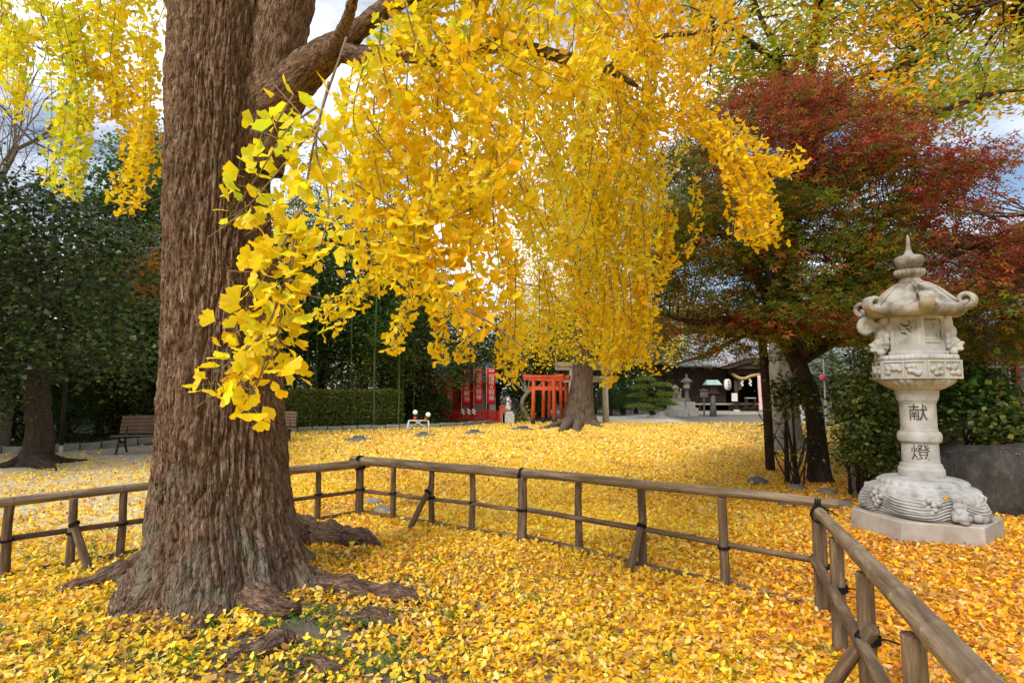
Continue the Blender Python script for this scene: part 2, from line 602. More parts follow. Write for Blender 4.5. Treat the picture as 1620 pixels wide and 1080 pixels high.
for q, (c_, f_) in enumerate(((.25, .2), (-.2, .25), (.1, .35))):
    _T, _F = fan_leaf(9, (0.55, 1.0), curl=c_, fold=f_, seed=q, petiole=.75)
    _lm.append(raw_mesh('leaf', _T, _F, m_near_leaf, True, leaf_tone(_T, .75, (.95, 1, 1), (1, .9, .8))))
LITTER = _lm
for q, (p_, r_, s_, c_) in enumerate(near_fallen):
    o = bpy.data.objects.new('leaf', _lm[q % 3]); COL.objects.link(o); o.parent = carpet; o.color = (*c_, 1)
    M4 = np.eye(4); M4[:3, :3] = r_ * s_; M4[:3, 3] = p_ + [0, 0, .008]
    o.matrix_local = Matrix(M4.tolist())

# short grass between the leaves
rg = np.random.RandomState(21)
tuft = []
for c_ in range(330):
    yy = math.sqrt(rg.uniform(3.0 ** 2, 6.6 ** 2)); xx = rg.uniform(-.95, .8) * yy
    if yy > 3.9 + 0.5 * (2.2 - xx): continue
    if c_ % 3 == 0: xx, yy = [(-1.05, 3.7), (-1.35, 3.3), (-2.6, 3.4), (-.6, 3.2)][(c_ // 3) % 4][0] + rg.normal() * .4, [(-1.05, 3.7), (-1.35, 3.3), (-2.6, 3.4), (-.6, 3.2)][(c_ // 3) % 4][1] + rg.normal() * .25
    for q in range(rg.randint(10, 34)):
        tuft.append((xx + rg.normal() * .05, yy + rg.normal() * .05))
tuft = np.array(tuft); nn = len(tuft)
pos = np.stack([tuft[:, 0], tuft[:, 1], hgt(tuft[:, 0], tuft[:, 1]) + .026], -1)
d = np.stack([rg.normal(size=nn) * .7, rg.normal(size=nn) * .7, np.full(nn, .6)], -1)
V, F = scatter(np.array([(-.06, 0, 0), (.06, 0, 0), (.03, .6, .03), (0, 1, .16)]), np.array([(0, 1, 2), (0, 2, 3)]), pos, orient(d, rg.normal(size=(nn, 3)), rg), rg.uniform(.035, .08, nn))
m_green = leafmat('grass blade', trans=0.3)
gr = mk('grass', V, F, m_green, None, False, np.repeat(pick(rg, nn, [(2, (.06, .18, .015)), (1, (.13, .26, .025)), (1, (.035, .11, .012))]), 4, 0))
props(gr, 'short green grass poking through the fallen leaves', 'grass', kind='stuff')

# ================================================================== the big ginkgo: trunk and roots
m_bark = surf('ginkgo bark', [(.28, (.048, .028, .018)), (.44, (.115, .070, .046)), (.58, (.20, .130, .090)), (.74, (.32, .235, .18))],
              scale=13, rough=0.92, bump=1.0, stretch=(3.0, 3.0, .8), use_tc=True, dist=.03, spec=.12, fine=20, detail=9)
# grey-green lichen growing on the foot of the trunk
n = m_bark.node_tree; b = n.nodes['Principled BSDF']; k = n.links.new
ramp = [q for q in n.nodes if q.type == 'VALTORGB'][0]
a_ = [q for q in n.nodes if q.type == 'ATTRIBUTE'][0]
l1 = n.nodes.new('ShaderNodeTexNoise'); l1.inputs['Scale'].default_value = 4.5; l1.inputs['Detail'].default_value = 7
k(a_.outputs['Vector'], l1.inputs['Vector'])
sx = n.nodes.new('ShaderNodeSeparateXYZ'); k(a_.outputs['Vector'], sx.inputs[0])
mr = n.nodes.new('ShaderNodeMapRange'); mr.inputs[1].default_value = 1.6; mr.inputs[2].default_value = 0.1; mr.inputs[3].default_value = -.10; mr.inputs[4].default_value = .12
k(sx.outputs['Z'], mr.inputs[0])
ad = n.nodes.new('ShaderNodeMath'); ad.operation = 'ADD'; k(l1.outputs['Fac'], ad.inputs[0]); k(mr.outputs[0], ad.inputs[1])
r2 = n.nodes.new('ShaderNodeValToRGB'); r2.color_ramp.elements[0].position = .50; r2.color_ramp.elements[1].position = .72
r2.color_ramp.elements[1].color = (.6, .6, .6, 1)
k(ad.outputs[0], r2.inputs['Fac'])
m2 = n.nodes.new('ShaderNodeMix'); m2.data_type = 'RGBA'; m2.inputs[7].default_value = (.165, .16, .125, 1)
k(r2.outputs['Color'], m2.inputs['Factor']); k(ramp.outputs['Color'], m2.inputs[6]); k(m2.outputs[2], b.inputs['Base Color'])

# cracks between the corky plates
_mp = [q for q in n.nodes if q.type == 'MAPPING'][0]; _bp = [q for q in n.nodes if q.type == 'BUMP'][0]
_wn = n.nodes.new('ShaderNodeTexNoise'); _wn.inputs['Scale'].default_value = 6; _wn.inputs['Detail'].default_value = 3; k(_mp.outputs['Vector'], _wn.inputs['Vector'])
_wm = n.nodes.new('ShaderNodeVectorMath'); _wm.operation = 'MULTIPLY_ADD'; _wm.inputs[1].default_value = (.22, .22, .22); k(_wn.outputs['Color'], _wm.inputs[0]); k(_mp.outputs['Vector'], _wm.inputs[2])
_st = n.nodes.new('ShaderNodeMapping'); _st.inputs['Scale'].default_value = (1, 1, .55); k(_wm.outputs[0], _st.inputs['Vector'])
_vo = n.nodes.new('ShaderNodeTexVoronoi'); _vo.feature = 'DISTANCE_TO_EDGE'; _vo.inputs['Scale'].default_value = 13; k(_st.outputs['Vector'], _vo.inputs['Vector'])
_cr = n.nodes.new('ShaderNodeMapRange'); _cr.inputs[1].default_value = 0; _cr.inputs[2].default_value = .16; k(_vo.outputs['Distance'], _cr.inputs[0])
_b2 = n.nodes.new('ShaderNodeBump'); _b2.inputs['Strength'].default_value = .8; _b2.inputs['Distance'].default_value = .018
k(_cr.outputs[0], _b2.inputs['Height']); k(_bp.outputs['Normal'], _b2.inputs['Normal']); k(_b2.outputs['Normal'], b.inputs['Normal'])

GINKGO = thing('ginkgo_tree', 'huge ginkgo with furrowed brown trunk and bright yellow leaves inside the wooden fence', 'tree', (TRX, TRY, 0))


def bark_relief(tcv, amp=1.0, fh=16.0, fv=1.9):
    """height of the furrowed bark at bark coordinates (metres)"""
    q = tcv * np.array([fh, fh, fv])
    wv = np.stack([noise(q * .5 + 5), noise(q * .5 + 31), 0 * q[..., 0]], -1) * 1.0
    n1 = noise(q + wv)
    n2 = noise(q * 2.0 + wv * 1.4 + 11)
    n3 = noise(tcv * np.array([46, 46, 12.0]) + 3)
    n4 = noise(tcv * np.array([20, 20, 34.0]) + 8)
    fur = np.exp(-np.abs(n1) / .07) * .9 + np.exp(-np.abs(n2) / .09) * .5
    return amp * (-.042 * fur + .015 * n2 + .015 * n3 + .009 * n4 + .010)


tab = [(-500, 400, 104, 0), (-250, 385, 100, 0), (0, 368, 99, 0), (150, 352, 94, 0), (300, 341, 89, 0), (400, 341, 92, 0), (500, 344, 97, 0), (600, 348, 104, 0),
       (700, 350, 109, 0), (770, 352, 115, 0), (820, 354, 121, 0), (860, 356, 126, 0), (900, 356, 132, 0), (925, 356, 136, 0), (950, 356, 140, 0)]
D0 = 4.45
tz = np.array([P(t[1], t[0], D0)[2] for t in tab])[::-1]
tx = np.array([P(t[1], t[0], D0)[0] for t in tab])[::-1]
tr = np.array([t[2] * .945 / 1.12 * D0 / 900 for t in tab])[::-1]
zz = np.concatenate([np.linspace(-.12, 5.0, 450), np.linspace(5.05, tz[-1], 40)])
phc = math.atan2(-TRY, -TRX)
th = phc + np.concatenate([np.linspace(-1.8, 1.8, 290), np.linspace(1.8, 2 * math.pi - 1.8, 70)[1:-1]])
TH, ZZ = np.meshgrid(th, zz)
cx = np.interp(ZZ, tz, tx); rr = np.interp(ZZ, tz, tr)
lob = 0
for (px, py, A, wd, hl) in ((565, 868, .42, .24, .22), (140, 938, .46, .20, .19), (205, 985, .28, .16, .20), (330, 1010, .16, .24, .30), (440, 985, .30, .15, .17),
                            (620, 950, .34, .15, .15), (40, 890, .3, .25, .25), (480, 850, .3, .22, .3), (270, 1000, .12, .12, .25)):
    g = G(px, py); a = math.atan2(g[1] - TRY, g[0] - TRX)
    dl = (TH - a + math.pi) % (2 * math.pi) - math.pi
    lob = lob + A * np.exp(-(dl / wd) ** 2) * np.exp(-np.maximum(ZZ, 0) / hl)
rr = rr + lob
rr = rr + .022 * np.cos(5 * TH + 1.2 * ZZ + 1) + .016 * np.cos(3 * TH - .8 * ZZ) + .015 * noise(np.stack([np.cos(TH) * 2, np.sin(TH) * 2, ZZ * 1.1], -1))
TC = np.stack([np.cos(TH) * .5, np.sin(TH) * .5, ZZ], -1)
TCs = TC.copy(); TCs[..., 0] += .06 * np.sin(1.3 * ZZ); TCs[..., 1] += .06 * np.cos(1.1 * ZZ)
rr = rr + bark_relief(TCs)
tv = np.stack([cx + rr * np.cos(TH), TRY + rr * np.sin(TH), ZZ], -1).reshape(-1, 3)
nt_, nz_ = len(th), len(zz)
a0 = (np.arange(nz_ - 1)[:, None] * nt_ + np.arange(nt_)[None]).ravel()
a1 = (np.arange(nz_ - 1)[:, None] * nt_ + (np.arange(nt_)[None] + 1) % nt_).ravel()
mk('trunk', tv, np.stack([a0, a1, a1 + nt_, a0 + nt_], -1), m_bark, GINKGO, True, None, TC.reshape(-1, 3))


def barky(name, pts, r, parent, mat, n=28, m=60, amp=.6, tcoff=0.0, flat=1.0):
    """limb or root: tube along pts with bark relief"""
    pr = spline(np.column_stack([pts, r]), m)
    p, rad = pr[:, :3], np.maximum(pr[:, 3], .004)
    t, U, W = frames(p)
    a = np.linspace(0, 2 * math.pi, n, endpoint=False)
    ln = np.concatenate([[0], np.cumsum(np.linalg.norm(np.diff(p, axis=0), axis=1))])
    T = np.stack(np.broadcast_arrays(np.cos(a)[None] * rad[:, None], np.sin(a)[None] * rad[:, None], ln[:, None] + tcoff), -1)
    rel = bark_relief(T * np.array([1, 1, 1.6]), amp) + rad[:, None] * (.45 * noise(p[:, None] * 4 + tcoff) + .3 * noise(p[:, None] * 9 + T * 5 + tcoff)) * (name == 'root') + .10 * rad[:, None] * noise(T * 6 + tcoff)
    q = rad[:, None] + rel
    V = p[:, None] + q[..., None] * (np.cos(a)[None, :, None] * U[:, None] + np.sin(a)[None, :, None] * W[:, None])
    V = V.reshape(-1, 3)
    F = []
    for j in range(m - 1):
        for i in range(n):
            k2 = (i + 1) % n
            F.append((j * n + i, j * n + k2, (j + 1) * n + k2, (j + 1) * n + i))
    F.append([(m - 1) * n + i for i in range(n)])
    return mk(name, V, F, mat, parent, True, None, T.reshape(-1, 3))


def root(pix, rad, sink=.35):
    pts = []
    for (x, y), r in zip(pix, rad):
        g = G(x, y); g[2] = hgt(g[0], g[1]) + r * .12
        pts.append(g)
    return barky('root', np.array(pts), np.array(rad), GINKGO, m_bark, 26, 64, .75, pix[0][0] * .01)


root([(430, 868), (490, 862), (540, 864), (580, 868), (605, 872)], [.33, .25, .17, .11, .02])
root([(260, 905), (190, 925), (130, 940), (80, 948)], [.20, .13, .09, .02])
root([(265, 925), (230, 960), (208, 980), (196, 992)], [.24, .19, .15, .07])
root([(350, 945), (405, 972), (445, 985), (475, 978)], [.20, .12, .11, .03])
root([(400, 915), (500, 938), (580, 948), (655, 952), (690, 955)], [.22, .12, .10, .06, .01])
root([(300, 965), (330, 990), (310, 1010), (290, 1030)], [.14, .09, .06, .02])
root([(500, 985), (560, 992), (600, 990), (640, 1000)], [.03, .07, .08, .02])
root([(330, 1055), (400, 1045), (445, 1030), (470, 1030)], [.02, .07, .09, .03])
root([(440, 1062), (490, 1055), (525, 1068), (560, 1072)], [.03, .06, .05, .02])
root([(60, 1010), (100, 1002), (140, 1008)], [.02, .03, .01])
root([(640, 1068), (690, 1085), (720, 1100)], [.03, .05, .05])

m_limb = m_bark
LIMB = [P(430, 165, 4.42), P(492, 105, 4.25), P(535, 76, 4.05), P(575, 92, 3.9), P(640, 82, 3.65), P(720, 95, 3.45), P(800, 70, 3.4), P(900, 95, 3.8), P(960, 110, 4.6), P(1030, 150, 5.3)]
barky('limb', np.array(LIMB), np.array([.21, .14, .105, .085, .065, .055, .045, .04, .03, .015]), GINKGO, m_limb, 26, 110, .55, 1.7)
barky('limb', np.array([P(405, 270, 4.5), P(428, 120, 4.42), P(462, -40, 4.35), P(540, -260, 4.1), P(680, -420, 4.0)]), np.array([.22, .23, .21, .17, .05]), GINKGO, m_limb, 30, 90, .8, 4.2)
barky('limb', np.array([P(300, 20, 4.5), P(250, -40, 5.0), P(160, -60, 5.6), P(60, -70, 6.0), P(-40, -40, 6.2)]), np.array([.16, .10, .07, .05, .02]), GINKGO, m_limb, 18, 60, .4, 6.2)
barky('limb', np.array([P(545, 70, 4.0), P(600, 20, 3.6), P(700, -30, 3.0), P(820, -40, 2.8), P(960, -60, 3.2)]), np.array([.08, .06, .05, .04, .015]), GINKGO, m_limb, 16, 60, .35, 8.2)
barky('limb', np.array([P(520, 85, 4.1), P(535, 60, 3.2), P(550, 30, 2.5), P(560, 0, 2.1), P(600, -60, 1.9)]), np.array([.06, .035, .026, .02, .01]), GINKGO, m_limb, 12, 50, .2, 9.2)
barky('limb', np.array([P(960, 110, 4.6), P(1040, 60, 5.2), P(1120, 50, 5.4), P(1180, 20, 5.6)]), np.array([.03, .025, .02, .01]), GINKGO, m_limb, 10, 30, .15, 3.2)

# ================================================================== the fence
m_rail = surf('weathered bamboo pole', [(.25, (.06, .040, .026)), (.45, (.155, .112, .074)), (.6, (.25, .19, .13)), (.78, (.38, .31, .23))], scale=9, rough=.8, bump=1.0, stretch=(3, 3, .3), use_tc=True, dist=.007, spec=.2, fine=34, detail=10)
m_post = surf('weathered log post', [(.25, (.04, .028, .018)), (.5, (.125, .085, .054)), (.8, (.28, .21, .14))], scale=11, rough=.9, bump=1.0, stretch=(3, 3, .35), use_tc=True, dist=.009, spec=.15, fine=34, detail=10)
m_rope = plain('black palm rope', (.012, .011, .010), .9, .1, .4, 60)
FENCE = thing('wooden_fence', 'weathered fence of bamboo rails and log posts tied with black rope around the ginkgo', 'fence', (G(568, 815)[0], G(568, 815)[1], 0))

FA, FM, FB = G(568, 815), G(826, 856), G(1302, 970)
FL = G(6, 919); FL0 = FL + (FL - FA) * .30
FC = np.array([1.02, 1.02, 0.0])
ZL, ZA, ZM, ZB, ZC = P(0, 791, FL[1])[2], P(565, 733, FA[1])[2], P(824, 749, FM[1])[2], P(1297, 797, FB[1])[2], .80


def pole(name, a, b, ra, rb, mat, nodes=0, n=14, wob=.006, seed=0, parent=FENCE):
    a = np.asarray(a, float); b = np.asarray(b, float)
    m = 64
    u = np.linspace(0, 1, m)
    p = a + (b - a) * u[:, None]
    q = np.column_stack([u * 2.3 + seed, u * 0 + seed * 1.7, u * 0 + 3])
    p = p + wob * np.column_stack([noise(q), noise(q + 9), noise(q + 19)]) * 2
    r = ra + (rb - ra) * u
    r = r * (1 + .05 * noise(np.column_stack([u * 9 + seed, u * 0, u * 0 + 1])))
    if nodes:
        ps, rs = [], []
        un = (np.arange(nodes) + .6) / nodes
        uu = np.sort(np.concatenate([u] + [un + o_ for o_ in (-.004, -.0015, .0015, .004)])); uu = uu[(uu >= 0) & (uu <= 1)]
        p = np.column_stack([np.interp(uu, u, p[:, i]) for i in range(3)]); r = np.interp(uu, u, r)
        for x_ in un:
            r = r * (1 + .085 * np.exp(-((uu - x_) / .0030) ** 2) - .05 * np.exp(-((uu - x_ - .006) / .004) ** 2))
    if nodes or mat is m_post: n = 34 if nodes else 20
    V, F, T = tube(p, r, n)
    # drying splits running along the wood, and a slightly lumpy skin
    cen = np.repeat(p, n, 0); rad_ = np.repeat(r, n); dv_ = nrm(V - cen)
    an_ = np.tile(np.arange(n) * 2 * math.pi / n, len(p)); u_ = np.repeat(np.linspace(0, 1, len(p)), n)
    dep_ = 0
    for c_ in range(5):
        a_ = (seed * 1.9 + c_ * 1.27) + .25 * np.sin(u_ * 5 + c_ + seed); dl_ = (an_ - a_ + math.pi) % (2 * math.pi) - math.pi
        on_ = np.clip(2.2 * noise(np.column_stack([u_ * 3.5 + c_ * 5, 0 * u_ + seed, 0 * u_ + c_])) + .35, 0, 1)
        dep_ = dep_ + on_ * np.exp(-(dl_ / .13) ** 2)
    V = V + dv_ * rad_[:, None] * (-.15 * dep_ + .05 * noise(T * [26, 26, 5] + seed) + .03 * noise(T * [60, 60, 18]))[:, None]
    return mk(name, V, F, mat, parent, True, None, T)


def tie(c, axis, rad, loops=3, wd=.012, tail=None, name='rope_tie'):
    """a few turns of rope round a pole of radius rad"""
    mb = MB(); axis = nrm(np.asarray(axis, float)); c = np.asarray(c, float)
    a = np.array([0, 0, 1.0]) if abs(axis[2]) < .9 else np.array([1.0, 0, 0])
    u = nrm(np.cross(axis, a)); v = np.cross(axis, u)
    t = np.linspace(0, 2 * math.pi * loops, 14 * loops)
    p = c + (rad + wd * .5) * (np.cos(t)[:, None] * u + np.sin(t)[:, None] * v) + axis * (np.linspace(-.5, .5, len(t)) * wd * 2.2 * loops)[:, None] * .6
    mb.tube(p, wd * .55, 6)
    if tail is not None:
        for q in tail:
            mb.tube(spline(np.array([c + nrm(np.array(q, float)) * rad, c + np.array(q) * .55 + [0, 0, .01], c + np.array(q)]), 8), wd * .45, 5)
    return mb.build(name, m_rope, FENCE, True)


def at(a, b, u, z): return np.array([a[0] + (b[0] - a[0]) * u, a[1] + (b[1] - a[1]) * u, z])


def z3(p, z): return np.array([p[0], p[1], z])


dLA = nrm(FA - FL)
pole('top_rail', z3(FL0, ZL - .01), z3(FL + (FA - FL) * .52, ZL + (ZA - ZL) * .52), .04, .037, m_rail, 7, seed=1)
pole('top_rail', z3(FL + (FA - FL) * .50, ZL + (ZA - ZL) * .52 + .01), z3(FA + dLA * .12, ZA), .040, .055, m_rail, 6, seed=2)
dAM = nrm(FM - FA); dMB = nrm(FB - FM); dBC = nrm(FC - FB)
pole('top_rail', z3(FA - dAM * .14, ZA + .035), z3(FM + dAM * .06, ZM), .056, .049, m_rail, 6, seed=3, wob=.012)
pole('top_rail', z3(FM - dMB * .02, ZM + .004), z3(FB + dMB * .12, ZB + .02), .048, .034, m_rail, 8, seed=4, wob=.012)
pole('top_rail', z3(FB + dBC * -.04, ZB - .045), z3(FC, ZC), .036, .050, m_rail, 9, seed=5, wob=.008)
for q, (a, b, za, zb, r) in enumerate(((FL0, FA, .335, .29, .026), (FA, FM, .29, .31, .024), (FM, FB, .32, .35, .026), (FB, FC, .36, .40, .034))):
    nv = np.array([dLA, dAM, dMB, dBC][q])[[1, 0, 2]] * [1, -1, 0]
    nv = nv * (1 if nv[1] > 0 else -1)
    pole('middle_rail', z3(a, za) + nv * .04, z3(b, zb) + nv * .04, r, r * .85, m_post, 0, 10, .012, 10 + q)
    if q < 3:
        pole('bottom_rail', z3(a, .045) + nv * .045, z3(b, .035) + nv * .045, .022, .02, m_post, 0, 8, .012, 20 + q)
POST = [((6, 919), 'L', .036), ((110, 903), 'L', .034), ((190, 885), 'L', .034), ((502, 826), 'L', .034), ((568, 815), 'A', .05), ((621, 823), 'M', .034),
        ((682, 832), 'M', .034), ((747, 841), 'M', .034), ((826, 856), 'M', .05), ((916, 873), 'B', .036), ((1017, 897), 'B', .038), ((1147, 932), 'B', .036), ((1302, 970), 'B', .048)]


def railz(g):
    for a, b, z0, z1 in ((FL, FA, ZL, ZA), (FA, FM, ZA + .02, ZM), (FM, FB, ZM, ZB), (FB, FC, ZB - .045, ZC)):
        u = np.dot((g - a)[:2], (b - a)[:2]) / np.dot((b - a)[:2], (b - a)[:2])
        if -.05 <= u <= 1.02: return z0 + (z1 - z0) * u
    return .75


for q, (pp, s_, r) in enumerate(POST):
    g = G(*pp); top = railz(g) - .03
    pole('post', z3(g, -.1), z3(g, top), r * 1.05, r * .92, m_post, 0, 12, .008, 40 + q)
    tie(z3(g, .32), (0, 0, 1), r + .003, 2, .009, [(.08, -.03, .01)] if q % 2 else None)
for q, u in enumerate((.20, .43, .66, .90)):
    g = FB + (FC - FB) * u; r = .04
    pole('post', z3(g, -.1), z3(g, ZB - .08 + u * .05), r * 1.05, r * .95, m_post, 0, 14, .008, 60 + q)
    tie(z3(g, .37 + u * .04), (0, 0, 1), r + .004, 3, .010, [(.10, .08, .02), (.12, -.04, -.01)])
for q, (top, foot, hz) in enumerate((((115, 820), (144, 908), None), ((680, 771), (645, 838), None), ((1017, 822), (993, 906), None), ((1376, 1000), (1290, 1105), None))):
    f = G(*foot)
    base = [G(110, 903), G(682, 832), G(1017, 897), FB + (FC - FB) * .43][q]
    t_ = P(*top, base[1] - .05)
    pole('brace', z3(f, -.03), t_ + nrm(t_ - f) * .03, .034, .030, m_post, 0, 12, .006, 80 + q)
    tie(t_ - nrm(t_ - f) * .05, t_ - f, .034, 3, .008)
tie(z3(FA, ZA + .03), nrm(FM - FA), .060, 4, .012, [(-.12, -.02, .02), (-.16, .02, .0), (-.1, .04, -.03)])
tie(z3(FA, ZA - .05), (0, 0, 1), .055, 3, .012)
tie(z3(FM, ZM), nrm(FM - FA), .052, 3, .011, [(.03, -.08, -.06)])
tie(z3(FB, ZB - .01), nrm(FB - FM), .046, 3, .011, [(.1, -.06, -.06), (.03, -.02, -.2)])
tie(z3(FB, ZB - .06) + dBC * .05, nrm(FC - FB), .05, 2, .011)
tie(at(FB, FC, .965, ZC), nrm(FC - FB), .053, 5, .013, [(.1, .02, .04), (.12, -.02, .0), (.09, .05, .06)])
for q, (px, py, r) in enumerate(((590, 796, .12), (608, 810, .13), (290, 980, .03), (222, 985, .035), (1190, 940, .04), (700, 775, .06))):
    g = G(px, py); mb = MB(); mb.ball((g[0], g[1], r * .15), r, 10, 7, (1.2, .9, .5))
    mb.V[0] = mb.V[0] + .25 * r * noise(mb.V[0] / r * 1.1)[:, None] * nrm(mb.V[0] - g)
    o = mb.build('field_stone', bpy.data.materials.get('grey field stone') or plain('grey field stone', (.28, .26, .235), .9, .2, .3, 20), None, True)
    props(o, ['grey stone behind the fence corner, farther of two', 'grey stone behind the fence corner, nearer of two', 'small round pebble in front of the trunk roots', 'pale pebble by the left root knob',
              'small stone by the fence post near the lantern', 'half buried stone behind the middle rail'][q], 'stone', 'loose stones among the leaves')
# ================================================================== ginkgo leaves on hanging twigs
GOLD, YELL, LEMO, GREE, ORNG = (.87, .57, .010), (.86, .66, .016), (.76, .70, .025), (.42, .54, .025), (.86, .45, .008)
m_gleaf = leafmat('ginkgo leaf', trans=.55, gloss=.25, rough=.45)
m_twig = surf('ginkgo twig', [(.3, (.09, .055, .035)), (.7, (.24, .17, .12))], scale=30, rough=.85, bump=.3, use_tc=True, spec=.15)
GL = dict(pos=[], dir=[], up=[], s=[], col=[])
far_twigs = MB()


def strand(pts, r_leaf, gap, per, hue, rg, tw=.0035, single=False, spread=1.0, skip=0.0):
    """a hanging twig with spur clusters of leaves; pts are world points, hue 0 = green-yellow ... 1 = gold"""
    p = spline(np.asarray(pts), 40)
    ln = np.concatenate([[0], np.cumsum(np.linalg.norm(np.diff(p, axis=0), axis=1))])
    tot = ln[-1]
    rad = np.linspace(tw, tw * .35, len(p)) * (1 + .2 * (np.arange(len(p)) % 4 == 0))
    if single:
        mb = MB(); mb.tube(p, rad, 6); mb.build('twig', m_twig, GINKGO, True)
    else:
        far_twigs.tube(p[::3], rad[::3], 4, False)
    ns = max(2, int(tot / gap))
    u = (np.arange(ns) + rg.uniform(.1, .9, ns)) / ns * tot
    u = u[u > skip * tot]
    c = np.column_stack([np.interp(u, ln, p[:, i]) for i in range(3)])
    tg = nrm(np.column_stack([np.interp(u, ln, np.gradient(p[:, i], ln)) for i in range(3)]))
    c = np.repeat(c, per, 0); tg = np.repeat(tg, per, 0)
    n = len(c)
    keep = rg.uniform(size=n) < .92
    c, tg = c[keep], tg[keep]; n = len(c)
    side = rg.normal(size=(n, 3)); side = nrm(side - tg * (side * tg).sum(1, keepdims=True))
    d = nrm(side * spread + np.array([0, 0, -.5]) + rg.normal(size=(n, 3)) * .4)
    if single: c = c + side * rg.uniform(0, .035, (n, 1))
    up = nrm(side * .6 + np.array([0, -.25, .45]) + rg.normal(size=(n, 3)) * .7)
    s = r_leaf * np.clip(rg.normal(1, .2, n), .5, 1.45)
    h = np.clip(hue + rg.normal(size=n) * .17, 0, 1)
    stops = np.array([GREE, LEMO, YELL, GOLD, ORNG]); xs = [0, .25, .5, .8, 1.1]
    col = np.column_stack([np.interp(h, xs, stops[:, i]) for i in range(3)])
    col = np.clip(col * (1 + rg.normal(size=(n, 1)) * .09), .003, .95)
    GL['pos'].append(c); GL['dir'].append(d); GL['up'].append(up); GL['s'].append(s); GL['col'].append(col)


rg = np.random.RandomState(5)
# the near cascade that hangs in front of the trunk
CASC = [
    ([(548, 60, 2.0), (505, 190, 1.85), (478, 330, 1.75), (455, 430, 1.7), (415, 530, 1.65), (345, 615, 1.6)], .45),
    ([(500, 170, 1.85), (455, 205, 1.8), (410, 275, 1.75), (372, 330, 1.72)], .35),
    ([(478, 330, 1.75), (440, 400, 1.7), (412, 450, 1.66)], .5),
    ([(470, 360, 1.75), (450, 470, 1.68), (430, 560, 1.64), (395, 620, 1.62)], .55),
    ([(415, 530, 1.65), (380, 560, 1.62), (345, 590, 1.6), (330, 625, 1.6)], .6),
    ([(520, 130, 1.9), (500, 230, 1.8), (520, 320, 1.72), (500, 420, 1.7)], .4),
    ([(560, 90, 1.95), (545, 210, 1.8), (560, 320, 1.7), (545, 400, 1.66)], .45),
    ([(600, 60, 2.0), (590, 220, 1.8), (610, 350, 1.7), (580, 430, 1.65)], .6),
    ([(650, 40, 2.0), (640, 220, 1.8), (655, 370, 1.7), (640, 455, 1.66)], .65),
    ([(700, 60, 2.0), (690, 220, 1.85), (700, 380, 1.7), (715, 500, 1.62)], .75),
    ([(760, 50, 2.1), (745, 240, 1.9), (745, 400, 1.75), (750, 530, 1.65)], .8),
    ([(790, 200, 2.0), (780, 330, 1.85), (790, 440, 1.75), (770, 520, 1.7)], .8),
    ([(560, 330, 1.8), (640, 345, 1.75), (690, 330, 1.75), (760, 300, 1.8)], .7),
    ([(600, 380, 1.75), (680, 395, 1.7), (740, 390, 1.7), (800, 370, 1.75)], .8),
    ([(465, 150, 1.95), (440, 190, 1.9), (420, 230, 1.85)], .3),
    ([(500, 200, 1.85), (445, 265, 1.78), (398, 320, 1.74), (362, 345, 1.72)], .4),
    ([(472, 310, 1.78), (425, 350, 1.74), (388, 372, 1.72)], .45),
    ([(455, 400, 1.72), (415, 440, 1.7), (392, 470, 1.68)], .55),
    ([(420, 500, 1.67), (385, 520, 1.65), (358, 535, 1.64)], .6),
    ([(462, 420, 1.78), (440, 500, 1.75), (432, 570, 1.72), (440, 600, 1.7)], .5),
    ([(440, 470, 1.68), (425, 540, 1.64), (410, 600, 1.62), (385, 640, 1.6)], .6),
    ([(478, 330, 1.74), (465, 400, 1.7), (455, 460, 1.68), (440, 520, 1.66)], .5),
]
for pp, hue in CASC:
    kd = 1.6 if pp[0][0] > 555 else 1.0
    strand([P(q[0], q[1], q[2] * kd) for q in pp], .037, .031 if kd == 1 else .032, 3 if kd == 1 else 4, hue + .04, rg, .0042, True, skip=.2 if pp[0][0] < 565 and pp[0][1] < 140 else 0)
# bare twig tips sticking out over the bark
for pp in ([(430, 130, 2.0), (470, 175, 1.9), (520, 240, 1.85)], [(310, 645, 1.58), (335, 625, 1.6), (360, 605, 1.62)], [(360, 428, 1.7), (400, 430, 1.7), (440, 425, 1.72)], [(330, 375, 1.7), (355, 358, 1.7), (385, 335, 1.73)],
           [(395, 205, 1.85), (430, 215, 1.85), (470, 240, 1.82)], [(535, 478, 1.7), (500, 470, 1.7), (450, 455, 1.7)], [(840, 560, 1.72), (790, 520, 1.72), (740, 490, 1.7)]):
    mb = MB(); q = spline(np.array([P(*a) for a in pp]), 14); mb.tube(q, np.linspace(.0016, .0032, 14) * (1 + .35 * (np.arange(14) % 3 == 0)), 5); mb.build('twig', m_twig, GINKGO, True)


def px_of(p):
    f = np.array([0, _c, _s]); u = np.array([0, -_s, _c])
    q = p - np.array([0, 0, EYE]); z = q @ f
    return 810 + FPX * q[:, 0] / z, 540 - FPX * (q @ u) / z


